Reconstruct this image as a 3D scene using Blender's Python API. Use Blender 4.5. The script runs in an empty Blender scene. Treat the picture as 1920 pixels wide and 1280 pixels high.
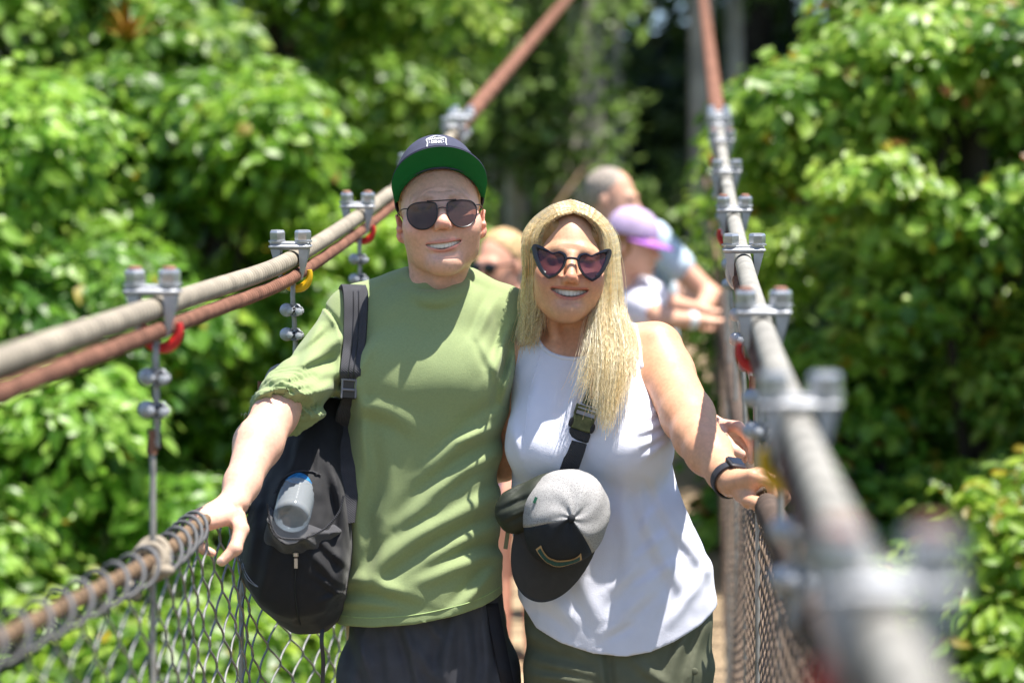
import bpy, math, random
import numpy as np
from mathutils import Vector, Matrix
rng = np.random.default_rng(7)
random.seed(7)
scn = bpy.context.scene
COL = scn.collection
F, Y0, EYE = 4533.0, 4.72, 1.46      # focal length in photo pixels, distance of the couple, camera height

def P(px, py, dy=0.0):
    Y = Y0 + dy
    return np.array([(px-960)/F*Y, Y, EYE-(py-640)/F*Y])

# ------------------------------------------------------------------ materials
def lin(r, g, b):
    f = lambda c: c/12.92 if c <= .04045 else ((c+.055)/1.055)**2.4
    return (f(r/255), f(g/255), f(b/255), 1)

def mat(name, col=None, rough=.6, spec=.4, metal=0, var=.12, vscale=30, bump=0, bscale=300, attr=None,
        sss=0, trans=0, sheen=0, coat=0, weave=0, coords='Object', alpha=1, wave_axis=None, bdist=.002):
    m = bpy.data.materials.new(name); m.use_nodes = True
    nt = m.node_tree; N = nt.nodes; L = nt.links
    b = N['Principled BSDF']; out = N['Material Output']
    b.inputs['Roughness'].default_value = rough
    b.inputs['Specular IOR Level'].default_value = spec
    b.inputs['Metallic'].default_value = metal
    if coat: b.inputs['Coat Weight'].default_value = coat
    if sheen: b.inputs['Sheen Weight'].default_value = sheen
    if sss:
        b.inputs['Subsurface Weight'].default_value = sss
        b.inputs['Subsurface Radius'].default_value = (1, .35, .2)
        b.inputs['Subsurface Scale'].default_value = .012
    if alpha < 1: b.inputs['Alpha'].default_value = alpha
    tc = N.new('ShaderNodeTexCoord')
    nz = N.new('ShaderNodeTexNoise'); nz.inputs['Scale'].default_value = vscale; nz.inputs['Detail'].default_value = 5
    L.new(tc.outputs[coords], nz.inputs['Vector'])
    mr = N.new('ShaderNodeMapRange'); mr.inputs['From Min'].default_value = .3; mr.inputs['From Max'].default_value = .7
    mr.inputs['To Min'].default_value = 1-var; mr.inputs['To Max'].default_value = 1+var
    L.new(nz.outputs['Fac'], mr.inputs['Value'])
    mx = N.new('ShaderNodeMix'); mx.data_type = 'RGBA'; mx.blend_type = 'MULTIPLY'; mx.inputs['Factor'].default_value = 1
    if attr:
        at = N.new('ShaderNodeAttribute'); at.attribute_name = attr
        L.new(at.outputs['Color'], mx.inputs['A'])
    else:
        mx.inputs['A'].default_value = col
    L.new(mr.outputs['Result'], mx.inputs['B'])
    L.new(mx.outputs['Result'], b.inputs['Base Color'])
    m['mix'] = mx.name
    if bump:
        bn = N.new('ShaderNodeTexNoise'); bn.inputs['Scale'].default_value = bscale; bn.inputs['Detail'].default_value = 3
        L.new(tc.outputs[coords], bn.inputs['Vector'])
        h = bn.outputs['Fac']
        if weave:
            wv = N.new('ShaderNodeTexWave'); wv.inputs['Scale'].default_value = weave; wv.bands_direction = 'DIAGONAL'
            wv.inputs['Distortion'].default_value = 1.0
            L.new(tc.outputs[coords], wv.inputs['Vector'])
            ad = N.new('ShaderNodeMath'); ad.operation = 'ADD'
            L.new(h, ad.inputs[0]); L.new(wv.outputs['Fac'], ad.inputs[1]); h = ad.outputs[0]
        bp = N.new('ShaderNodeBump'); bp.inputs['Strength'].default_value = bump; bp.inputs['Distance'].default_value = bdist
        L.new(h, bp.inputs['Height']); L.new(bp.outputs['Normal'], b.inputs['Normal'])
    if trans:
        tr = N.new('ShaderNodeBsdfTranslucent'); L.new(mx.outputs['Result'], tr.inputs['Color'])
        ms = N.new('ShaderNodeMixShader'); ms.inputs['Fac'].default_value = trans
        L.new(b.outputs['BSDF'], ms.inputs[1]); L.new(tr.outputs['BSDF'], ms.inputs[2])
        L.new(ms.outputs['Shader'], out.inputs['Surface'])
    return m

# ------------------------------------------------------------------ objects
def setp(o, label=None, cat=None, group=None, kind=None):
    if label: o['label'] = label
    if cat: o['category'] = cat
    if group: o['group'] = group
    if kind: o['kind'] = kind
    return o

def thing(name, label, cat, loc=(0, 0, 0), group=None):
    o = bpy.data.objects.new(name, None); COL.objects.link(o)
    o.location = tuple(float(c) for c in loc); o.empty_display_size = .1
    return setp(o, label, cat, group)

def mesh_obj(name, v, f, m=None, parent=None, smooth=True, col=None, auto=None):
    """v (n,3) array in world space, f: list of faces or (m,k) array. Child meshes are stored relative to their parent's location."""
    me = bpy.data.meshes.new(name)
    v = np.asarray(v, dtype=np.float64)
    off = np.zeros(3)
    if parent is not None:
        q = parent
        while q is not None:
            off += np.array(q.location); q = q.parent
    vv = v-off
    if isinstance(f, np.ndarray):
        k = f.shape[1]
        me.vertices.add(len(vv)); me.vertices.foreach_set('co', vv.astype(np.float32).ravel())
        me.loops.add(f.size); me.loops.foreach_set('vertex_index', f.astype(np.int32).ravel())
        me.polygons.add(len(f)); me.polygons.foreach_set('loop_start', np.arange(0, f.size, k, dtype=np.int32))
        me.update(calc_edges=True)
    else:
        me.from_pydata([tuple(c) for c in vv], [], [tuple(int(i) for i in q) for q in f])
    me.validate()
    me.polygons.foreach_set('use_smooth', np.full(len(me.polygons), bool(smooth)))
    if col is not None:
        a = me.color_attributes.new('Col', 'FLOAT_COLOR', 'POINT')
        c4 = np.ones((len(vv), 4), np.float32); c4[:, :3] = col
        a.data.foreach_set('color', c4.ravel())
    if m is not None: me.materials.append(m)
    if smooth and auto:
        try: me.set_sharp_from_angle(angle=math.radians(auto))
        except Exception: pass
    o = bpy.data.objects.new(name, me); COL.objects.link(o)
    if parent is not None: o.parent = parent
    return o

class MB:
    """collects primitives into one mesh"""
    def __init__(s): s.v = []; s.f = []; s.n = 0
    def add(s, v, f):
        v = np.asarray(v, float); s.v.append(v); s.f += [tuple(int(i)+s.n for i in q) for q in f]; s.n += len(v); return s
    def tube(s, pts, r, seg=8, cap=True):
        v, f = tube(pts, r, seg, cap); return s.add(v, f)
    def box(s, c, size, R=None, bev=.15):
        v, f = rbox(size, bev); v = v if R is None else v @ np.asarray(R).T
        return s.add(v+np.asarray(c, float), f)
    def lathe(s, c, prof, seg=20, R=None):
        a = np.linspace(0, 2*np.pi, seg, endpoint=False); v = []; f = []
        for r, z in prof: v += [(r*math.cos(t), r*math.sin(t), z) for t in a]
        n = len(prof)
        for i in range(n-1):
            for j in range(seg):
                k = (j+1) % seg; f.append((i*seg+j, i*seg+k, (i+1)*seg+k, (i+1)*seg+j))
        f.append(tuple(range(seg))[::-1]); f.append(tuple((n-1)*seg+j for j in range(seg)))
        v = np.array(v); v = v if R is None else v @ np.asarray(R).T
        return s.add(v+np.asarray(c, float), f)
    def ell(s, c, r, R=None, nu=16, nv=10):
        v = [(0, 0, -1)]; f = []
        for i in range(1, nv):
            t = -math.pi/2+math.pi*i/nv
            v += [(math.cos(t)*math.cos(2*math.pi*j/nu), math.cos(t)*math.sin(2*math.pi*j/nu), math.sin(t)) for j in range(nu)]
        v.append((0, 0, 1))
        for j in range(nu): f.append((0, 1+(j+1) % nu, 1+j)); f.append((len(v)-1, len(v)-1-nu+j, len(v)-1-nu+(j+1) % nu))
        for i in range(nv-2):
            for j in range(nu):
                k = (j+1) % nu; f.append((1+i*nu+j, 1+i*nu+k, 1+(i+1)*nu+k, 1+(i+1)*nu+j))
        v = np.array(v)*np.asarray(r, float); v = v if R is None else v @ np.asarray(R).T
        return s.add(v+np.asarray(c, float), f)
    def build(s, name, m, parent=None, smooth=True, auto=35, col=None):
        return mesh_obj(name, np.concatenate(s.v), s.f, m, parent, smooth, col, auto)

def rbox(size, bev=.15):
    sx, sy, sz = [q/2 for q in size]; b = min(size)*bev
    v = []
    for z, ins in ((-sz, b), (-sz+b, 0), (sz-b, 0), (sz, b)):
        x, y = sx-ins, sy-ins
        for (a, c) in ((-1, -1), (1, -1), (1, 1), (-1, 1)):
            # two verts per corner
            if a*c > 0: q = [(a*x, c*(y-b)), (a*(x-b), c*y)]
            else: q = [(a*(x-b), c*y), (a*x, c*(y-b))]
            if (a, c) == (-1, -1): q = [(-x, -(y-b)), (-(x-b), -y)]
            if (a, c) == (1, -1): q = [((x-b), -y), (x, -(y-b))]
            if (a, c) == (1, 1): q = [(x, y-b), (x-b, y)]
            if (a, c) == (-1, 1): q = [(-(x-b), y), (-x, y-b)]
            v += [(p[0], p[1], z) for p in q]
    f = []
    for i in range(3):
        for j in range(8):
            k = (j+1) % 8; f.append((i*8+j, i*8+k, (i+1)*8+k, (i+1)*8+j))
    f.append(tuple(range(7, -1, -1))); f.append(tuple(range(24, 32)))
    return np.array(v), f

def frames(pts):
    pts = np.asarray(pts, float); t = np.gradient(pts, axis=0); t /= np.linalg.norm(t, axis=1)[:, None]+1e-12
    up = np.array([0, 0, 1.]) if abs(t[0][2]) < .9 else np.array([0, 1., 0])
    n = []; u = np.cross(t[0], up); u /= np.linalg.norm(u)
    for i in range(len(t)):
        u = u-np.dot(u, t[i])*t[i]; u /= np.linalg.norm(u)+1e-12; n.append(u.copy())
    n = np.array(n); return t, n, np.cross(t, n)

def tube(pts, r, seg=8, cap=True):
    pts = np.asarray(pts, float); r = np.broadcast_to(np.asarray(r, float), (len(pts),))
    t, n, b = frames(pts); a = np.linspace(0, 2*np.pi, seg, endpoint=False)
    v = pts[:, None]+r[:, None, None]*(np.cos(a)[None, :, None]*n[:, None]+np.sin(a)[None, :, None]*b[:, None])
    v = v.reshape(-1, 3); f = []
    for i in range(len(pts)-1):
        for j in range(seg):
            k = (j+1) % seg; f.append((i*seg+j, i*seg+k, (i+1)*seg+k, (i+1)*seg+j))
    if cap: f.append(tuple(range(seg))[::-1]); f.append(tuple((len(pts)-1)*seg+j for j in range(seg)))
    return v, f

def spline(pts, n):
    """Catmull-Rom through points (any dimension)"""
    p = np.asarray(pts, float)
    if len(p) == 2: return np.linspace(p[0], p[1], n)
    p = np.vstack([2*p[0]-p[1], p, 2*p[-1]-p[-2]])
    u = np.linspace(0, len(p)-3-1e-9, n); i = u.astype(int); t = (u-i)[:, None]
    a, b, c, d = p[i], p[i+1], p[i+2], p[i+3]
    return .5*(2*b+(c-a)*t+(2*a-5*b+4*c-d)*t*t+(3*b-a-3*c+d)*t**3)

def ribbon(path, wdir, width, thick, nrm):
    """solid strap: centre path, width direction and outward normal per point"""
    path = np.asarray(path, float); n = len(path)
    wd = np.broadcast_to(np.asarray(wdir, float), (n, 3)); nr = np.broadcast_to(np.asarray(nrm, float), (n, 3))
    w = np.broadcast_to(np.asarray(width, float), (n,))[:, None]/2; h = thick
    rows = []
    for (a, c) in ((-1, 0), (-.92, 1), (.92, 1), (1, 0)):
        rows.append(path+wd*w*a+nr*h*c)
    v = np.stack(rows, 1).reshape(-1, 3); f = []
    for i in range(n-1):
        for j in range(4):
            k = (j+1) % 4; f.append((i*4+j, i*4+k, (i+1)*4+k, (i+1)*4+j))
    f.append((0, 1, 2, 3)[::-1]); f.append(tuple((n-1)*4+j for j in range(4)))
    return v, f

# ------------------------------------------------------------------ noise
def _h(i, j, k):
    n = (i*73856093) ^ (j*19349663) ^ (k*83492791)
    n = (n ^ (n >> 13))*1274126177 & 0x7fffffff
    return ((n ^ (n >> 16)) & 0xffff)/65535.0*2-1
def vnoise(p, s=1.0):
    q = np.asarray(p, float)*s+1000; i = np.floor(q).astype(np.int64); f = q-i; f = f*f*(3-2*f)
    r = 0
    for a in (0, 1):
        for b in (0, 1):
            for c in (0, 1):
                w = (f[:, 0] if a else 1-f[:, 0])*(f[:, 1] if b else 1-f[:, 1])*(f[:, 2] if c else 1-f[:, 2])
                r = r+w*_h(i[:, 0]+a, i[:, 1]+b, i[:, 2]+c)
    return r

# ------------------------------------------------------------------ implicit surfaces (union of tapered limbs), polygonised with surface nets
class SDF:
    def __init__(s, lo, hi, h):
        s.lo = np.asarray(lo, float); s.h = h
        s.n = np.ceil((np.asarray(hi, float)-s.lo)/h).astype(int)+1
        s.d = np.full(s.n, 1.0, np.float32)
    def _sub(s, lo, hi, pad):
        a = np.clip(np.floor((np.asarray(lo)-pad-s.lo)/s.h).astype(int), 0, s.n-1)
        b = np.clip(np.ceil((np.asarray(hi)+pad-s.lo)/s.h).astype(int)+1, 1, s.n)
        if np.any(b <= a): return None
        sl = tuple(slice(x, y) for x, y in zip(a, b))
        g = [(s.lo[i]+s.h*np.arange(a[i], b[i])).astype(np.float32) for i in range(3)]
        return sl, g[0][:, None, None], g[1][None, :, None], g[2][None, None, :]
    def _mix(s, sl, dn, k, op):
        d = s.d[sl]
        if op == '-':
            dn = -dn
            if k > 0:
                hh = np.maximum(k-np.abs(d-dn), 0)/k; s.d[sl] = np.maximum(d, dn)+hh*hh*k*.25
            else: s.d[sl] = np.maximum(d, dn)
        elif op == '&':
            s.d[sl] = np.maximum(d, dn)
        else:
            if k > 0:
                hh = np.maximum(k-np.abs(d-dn), 0)/k; s.d[sl] = np.minimum(d, dn)-hh*hh*k*.25
            else: s.d[sl] = np.minimum(d, dn)
    def rc(s, a, b, ra, rb=None, k=.01, op='+', cut=None):
        rb = ra if rb is None else rb; a = np.asarray(a, float); b = np.asarray(b, float); R = max(ra, rb)
        q = s._sub(np.minimum(a, b)-R, np.maximum(a, b)+R, k+3*s.h)
        if q is None: return s
        sl, X, Y, Z = q; ab = b-a; L = float(ab @ ab)+1e-12
        t = np.clip(((X-a[0])*ab[0]+(Y-a[1])*ab[1]+(Z-a[2])*ab[2])/L, 0, 1)
        d = np.sqrt((X-a[0]-t*ab[0])**2+(Y-a[1]-t*ab[1])**2+(Z-a[2]-t*ab[2])**2)-(ra+(rb-ra)*t)
        for (c, nn) in (cut or []):
            nn = np.asarray(nn, float)/np.linalg.norm(nn)
            d = np.maximum(d, (X-c[0])*nn[0]+(Y-c[1])*nn[1]+(Z-c[2])*nn[2])
        s._mix(sl, d.astype(np.float32), k, op); return s
    def chain(s, pts, rs, k=.01, op='+'):
        for i in range(len(pts)-1): s.rc(pts[i], pts[i+1], rs[i], rs[i+1], k, op)
        return s
    def sp(s, c, r, k=.01, op='+'): return s.rc(c, c, r, r, k, op)
    def el(s, c, r, k=.01, op='+', R=None):
        c = np.asarray(c, float); m = max(r)
        q = s._sub(c-m, c+m, k+3*s.h)
        if q is None: return s
        sl, X, Y, Z = q; x, y, z = X-c[0], Y-c[1], Z-c[2]
        if R is not None:
            R = np.asarray(R); x, y, z = [R[0, i]*x+R[1, i]*y+R[2, i]*z for i in range(3)]
        k0 = np.sqrt((x/r[0])**2+(y/r[1])**2+(z/r[2])**2); k1 = np.sqrt((x/r[0]**2)**2+(y/r[1]**2)**2+(z/r[2]**2)**2)
        s._mix(sl, (k0*(k0-1)/(k1+1e-9)).astype(np.float32), k, op); return s
    def loft(s, rows, k=.02, op='+', n=2.4):
        """rows: (z, cx, cy, half width, half depth), stacked along z"""
        r = np.array(sorted(rows, key=lambda q: q[0]), float)
        zz = np.linspace(r[0, 0], r[-1, 0], 120); sm = np.stack([np.interp(zz, r[:, 0], r[:, i]) for i in range(1, 5)], 1)
        for _ in range(6): sm[1:-1] = (sm[:-2]+2*sm[1:-1]+sm[2:])/4
        lo = [np.min(r[:, 1]-r[:, 3]), np.min(r[:, 2]-r[:, 4]), r[0, 0]]; hi = [np.max(r[:, 1]+r[:, 3]), np.max(r[:, 2]+r[:, 4]), r[-1, 0]]
        q = s._sub(lo, hi, k+3*s.h+.02); sl, X, Y, Z = q; z = Z.ravel()
        cx, cy, a, b = [np.interp(z, zz, sm[:, i]).astype(np.float32)[None, None, :] for i in range(4)]
        d = ((np.abs((X-cx)/a)**n+np.abs((Y-cy)/b)**n+1e-9)**(1/n)-1)*np.minimum(a, b)
        d = np.maximum(d, np.maximum(Z-r[-1, 0], r[0, 0]-Z)); s._mix(sl, d.astype(np.float32), k, op); return s
    def custom(s, H, c, r, fn, k=.003, op='+'):
        """free-form field given in a head's own coordinates, evaluated in a ball-sized box round local point c"""
        cw = H.w(*c); q = s._sub(cw-r, cw+r, k)
        if q is None: return s
        sl, X, Y, Z = q; x, y, z = X-H.c[0], Y-H.c[1], Z-H.c[2]; R = H.R
        s._mix(sl, np.asarray(fn(R[0, 0]*x+R[1, 0]*y+R[2, 0]*z, R[0, 1]*x+R[1, 1]*y+R[2, 1]*z, R[0, 2]*x+R[1, 2]*y+R[2, 2]*z), np.float32), k, op); return s
    def near(s, band):
        i = np.argwhere(np.abs(s.d) < band); return i, s.lo+s.h*i
    def disp(s, fn, band=.03):
        i, p = s.near(band); s.d[i[:, 0], i[:, 1], i[:, 2]] -= fn(p).astype(np.float32); return s
    def clip_poly(s, poly, band=.05):
        """keep only what lies inside a polygon given in the x-z plane"""
        i = np.argwhere(s.d < band); p = s.lo+s.h*i; d = poly_sd(p[:, [0, 2]], np.asarray(poly))
        q = s.d[i[:, 0], i[:, 1], i[:, 2]]; s.d[i[:, 0], i[:, 1], i[:, 2]] = np.maximum(q, d); return s
    def front(s, x, z, back=False):
        """first y where a line along +y meets the surface"""
        i = int(round((x-s.lo[0])/s.h)); k = int(round((z-s.lo[2])/s.h)); row = s.d[np.clip(i, 0, s.n[0]-1), :, np.clip(k, 0, s.n[2]-1)]
        idx = np.where(row < 0)[0]
        if len(idx) == 0: return None
        if back:
            return s.lo[1]+s.h*idx[-1]
        j = idx[0]
        if j == 0: return s.lo[1]
        t = row[j-1]/(row[j-1]-row[j]); return s.lo[1]+s.h*(j-1+t)
    def mesh(s):
        d = s.d; neg = d < 0; c = np.zeros(np.array(d.shape)-1, np.int8)
        for a in (0, 1):
            for b in (0, 1):
                for e in (0, 1): c += neg[a:d.shape[0]-1+a, b:d.shape[1]-1+b, e:d.shape[2]-1+e]
        act = (c > 0) & (c < 8); I = np.argwhere(act); vid = np.full(act.shape, -1, np.int32); vid[act] = np.arange(len(I))
        acc = np.zeros((len(I), 3)); cnt = np.zeros(len(I))
        cor = [np.array(q) for q in np.ndindex(2, 2, 2)]
        val = {tuple(q): d[I[:, 0]+q[0], I[:, 1]+q[1], I[:, 2]+q[2]] for q in cor}
        for q in cor:
            for ax in range(3):
                if q[ax] == 0:
                    q2 = q.copy(); q2[ax] = 1; va, vb = val[tuple(q)], val[tuple(q2)]; x = (va < 0) != (vb < 0)
                    t = np.where(x, va/np.where(x, va-vb, 1), 0); p = q[None]+t[:, None]*(q2-q)[None]; acc[x] += p[x]; cnt[x] += 1
        v = s.lo+s.h*(I+acc/cnt[:, None]); faces = []
        for ax in range(3):
            b, e = (ax+1) % 3, (ax+2) % 3; sl0 = [slice(None)]*3; sl1 = [slice(None)]*3
            sl0[ax] = slice(0, -1); sl1[ax] = slice(1, None)
            x = neg[tuple(sl0)] != neg[tuple(sl1)]; E = np.argwhere(x)
            E = E[(E[:, b] > 0) & (E[:, e] > 0) & (E[:, b] < d.shape[b]-1) & (E[:, e] < d.shape[e]-1)]
            ub = np.zeros(3, int); ub[b] = 1; ue = np.zeros(3, int); ue[e] = 1
            g = lambda w: vid[w[:, 0], w[:, 1], w[:, 2]]
            qd = np.stack([g(E), g(E-ub), g(E-ub-ue), g(E-ue)], 1); fl = ~neg[E[:, 0], E[:, 1], E[:, 2]]
            qd[fl] = qd[fl][:, ::-1]; faces.append(qd)
        f = np.concatenate(faces); f = f[(f >= 0).all(1)]
        return v, f[:, ::-1].copy()

def poly_sd(p, poly):
    d = np.full(len(p), 1e9); ins = np.zeros(len(p), bool); n = len(poly)
    for i in range(n):
        a, b = poly[i], poly[(i+1) % n]; ab = b-a; t = np.clip(((p-a) @ ab)/(ab @ ab+1e-12), 0, 1)
        d = np.minimum(d, np.linalg.norm(p-a-t[:, None]*ab, axis=1))
        c = ((a[1] <= p[:, 1]) & (b[1] > p[:, 1])) | ((b[1] <= p[:, 1]) & (a[1] > p[:, 1]))
        xx = a[0]+(p[:, 1]-a[1])/np.where(b[1]-a[1] == 0, 1, b[1]-a[1])*(b[0]-a[0]); ins ^= c & (p[:, 0] < xx)
    return np.where(ins, -d, d)

def join(meshes):
    v = []; f = []; n = 0
    for a, b in meshes: v.append(a); f.append(b+n); n += len(a)
    return np.concatenate(v), np.concatenate(f)

def seg_dist2(p, a, b):
    ab = b-a; t = np.clip(((p-a) @ ab)/(ab @ ab+1e-12), 0, 1); return np.linalg.norm(p-a-t[:, None]*ab, axis=1), t

def creases(lines, Yc):
    """cloth folds: (px0,py0,px1,py1,width m,height m[,bow m]) ridges on the side facing the bridge's near end"""
    def fn(p):
        r = np.zeros(len(p)); px = 960+p[:, 0]/p[:, 1]*F; pz = 640-(p[:, 2]-EYE)/p[:, 1]*F
        q = np.stack([px, pz], 1)/960; fr = np.clip((Yc+.03-p[:, 1])/.04, 0, 1)
        wob = .006*vnoise(np.stack([q[:, 0]*14, q[:, 1]*14, q[:, 0]*0], 1))
        for L in lines:
            a = np.array(L[:2])/960; b = np.array(L[2:4])/960; w, h = L[4], L[5]
            d, t = seg_dist2(q, a, b); ab = (b-a)/np.linalg.norm(b-a); sd = (q-a) @ np.array([-ab[1], ab[0]])
            bow = (L[6] if len(L) > 6 else 0)*4*t*(1-t)
            u = (sd-bow+wob)/w; end = np.clip((d-np.abs(sd))/w, 0, 3)
            env = np.exp(-end**2)*np.sin(np.pi*np.clip(t*.92+.06, 0, 1))**.6
            r += h*env*(np.exp(-u*u)-.55*np.exp(-((u-1.5)/.9)**2))
        return r*fr
    return fn

def rot(yaw=0, pitch=0, roll=0):
    return np.array(Matrix.Rotation(math.radians(yaw), 3, 'Z') @ Matrix.Rotation(math.radians(pitch), 3, 'X') @ Matrix.Rotation(math.radians(roll), 3, 'Y'))
FSTOP = 2.5
EXPO = 1.22
# ------------------------------------------------------------------ faces
class Head:
    def __init__(s, c, R): s.c = np.asarray(c, float); s.R = R
    def w(s, x, y, z): return s.c+s.R @ np.array([x, y, z], float)
    def l(s, p): return (np.asarray(p)-s.c) @ s.R
    def dir(s, x, y, z): return s.R @ np.array([x, y, z], float)

def build_face(S, H, q):
    """q: proportions; local x right, y back, z up, origin between the eyes' height and the ears"""
    w, R = H.w, H.R
    fw, jw, cw, chz, mz = q['face'], q['jaw'], q['chinw'], q['chin'], q['mouth']
    S.el(w(0, .022, .035), (fw+.001, .098, .088), .001, R=R)                      # skull
    S.el(w(0, -.022, -.018), (fw-.008, .070, .085), .03, R=R)                 # front of the face
    S.el(w(0, -.012, -.052), (jw+.0125, .062, q.get('lowz', .062)), .03, R=R)                 # lower face
    S.el(w(0, -.038, mz+.002), (jw*.95, .052, .046), .025, R=R)              # muzzle
    for sx in (-1, 1):
        S.rc(w(sx*(jw+.000), .012, -.036), w(sx*(jw-.010), -.006, mz-.006), .009, .010, .03)        # jaw angle
        S.rc(w(sx*(jw-.010), -.006, mz-.006), w(sx*cw*.6, -.068, chz+.017), .010, .014, .025)        # jaw line
        S.el(w(sx*(fw-.027), -.061, -.026), (.024, .022, .022), .03, R=R)                   # cheekbone
        S.el(w(sx*(fw-.035), -.077, -.040), (.020, .0175, .017), .022, R=R)                   # smiling cheek
    for sx in (-1, 1): S.el(w(sx*(jw-.012), -.045, mz+.012), (.024*q.get('fill', 1), .030, .032), .025, R=R)
    S.el(w(0, -.074, chz+.017), (cw, .021, .019), .02, R=R)                               # chin
    S.chain([w(-.045, -.066+q.get('browb', 0), .019), w(-.02, -.080+q.get('browb', 0), .021), w(.02, -.080+q.get('browb', 0), .021), w(.045, -.066+q.get('browb', 0), .019)], [.0085]*4, .016)                      # brow
    for sx in (-1, 1):
        S.el(w(sx*.033, -.099, .000), (.021, .016, .012), .014, '-', R=R)
        S.sp(w(sx*.032, -.073, .0), .0135, .004)
    S.chain([w(0, -.086, .010), w(0, -.100, -.012), w(0, -.113, -.030)], np.array([.0085, .0085, .0105])*q.get('nose', 1), .012)   # nose
    S.el(w(0, -.1135, -.0335), (.0115*q.get('nose', 1), .0115, .0095), .008, R=R)
    for sx in (-1, 1):
        S.el(w(sx*.0125*q.get('nose', 1), -.1035, -.0375), (.0072*q.get('nose', 1), .0105, .0075), .007, R=R)
        S.el(w(sx*.0062, -.111, -.0445), (.0034, .0048, .0032), .002, '-', R=R)
        # fold from nose to the mouth corner
        S.chain([w(sx*.019, -.108, -.036), w(sx*.030, -.102, mz+.012), w(sx*.038, -.092, mz-.004)], [.0024, .0032, .0022], .007, '-')
    W, yf, hh, cv = q['mw'], q['yf'], q['mh'], q['curve']
    lk = q.get('lipk', 9); xs = np.linspace(-W, W, 9)
    def prep(x):
        u = np.clip(np.abs(x)/W, 0, 1); t = np.maximum(1-u*u, 0); return u, t**.62, np.sqrt(t), mz+cv*(u*u-.45)+q.get('tilt', 0)*x
    def lips(x, y, z):
        u, t, sq, zc = prep(x); yl = yf+lk*x*x+.002; ex = np.maximum(np.abs(x)-W, 0)
        ru = .0014+.0026*sq; rl = .0016+.0036*sq
        up = np.sqrt(((z-zc-hh*t-.0022*sq-.0006)*.9)**2+(y-yl-.0006)**2+ex**2)-ru
        lo = np.sqrt(((z-zc+hh*t+.0032*sq+.0006)*.85)**2+(y-yl)**2+ex**2)-rl
        return np.minimum(up, lo)
    def gap(x, y, z):
        u, t, sq, zc = prep(x); yl = yf+lk*x*x
        return np.maximum(np.maximum(np.abs(z-zc)-hh*t, np.abs(x)-W*.985), np.abs(y-yl+.004)-.018)
    S.custom(H, (0, yf, mz), W+.02, lips, .006); S.custom(H, (0, yf, mz), W+.02, gap, .0012, '-')
    S.rc(w(-cw*.55, -.094, chz+.034), w(cw*.55, -.094, chz+.034), .0035, k=.012, op='-')           # under-lip crease
    for sx in (-1, 1):                                                            # ears
        Re = R @ rot(sx*28, 0, sx*6)
        e = (sx*(fw+.006), .014, q.get('earz', -.017))
        S.el(w(*e), (.006, .017, .0275), .006, R=Re)
        S.el(w(e[0]+sx*.006, e[1]-.006, e[2]+.003), (.0045, .0105, .019), .004, '-', R=Re)
        S.el(w(e[0]-sx*.003, e[1]-.006, e[2]-.021), (.005, .009, .009), .006, R=Re)
        S.sp(w(e[0]-sx*.001, e[1]-.012, e[2]-.004), .005, .004)

def teeth(name, H, q, m, parent):
    """upper row as one arched strip, scalloped between the teeth"""
    W, yf, mz, cv, hh = q['mw'], q['yf'], q['mouth'], q['curve'], q['mh']; lk = q.get('lipk', 9)
    edges = np.array([0, .0086, .0150, .0222, .0290, .0350])*W/.0365; edges = np.concatenate([-edges[:0:-1], edges]); X = np.linspace(-W*.93, W*.93, 101); rows = []
    for part, (z0, z1) in (('up', (1.25, -q.get('tlow', .92))), ):
        for v_ in np.linspace(0, 1, 9):
            for x in X:
                u = abs(x)/W; t = max(0, 1-u*u)**.62; zc = mz+cv*(u*u-.45)+q.get('tilt', 0)*x; i = np.searchsorted(edges, x)-1; i = min(max(i, 0), len(edges)-2)
                c = (x-edges[i])/(edges[i+1]-edges[i])*2-1; sc = abs(c)**5
                z = zc+hh*t*z0+(-(hh*t*(-z1+z0))+.0012*sc)*v_; y = yf+.0052+(lk+1)*x*x+.0012*sc+.0022*v_**6+.001*(1-v_)
                rows.append(H.w(x, y, z))
    f = [(r*101+j, r*101+j+1, (r+1)*101+j+1, (r+1)*101+j) for r in range(8) for j in range(100)]
    o = mesh_obj(name, rows, [q_[::-1] for q_ in f], m, parent); so = o.modifiers.new('thickness', 'SOLIDIFY'); so.thickness = .003; so.offset = -1; return o

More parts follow.
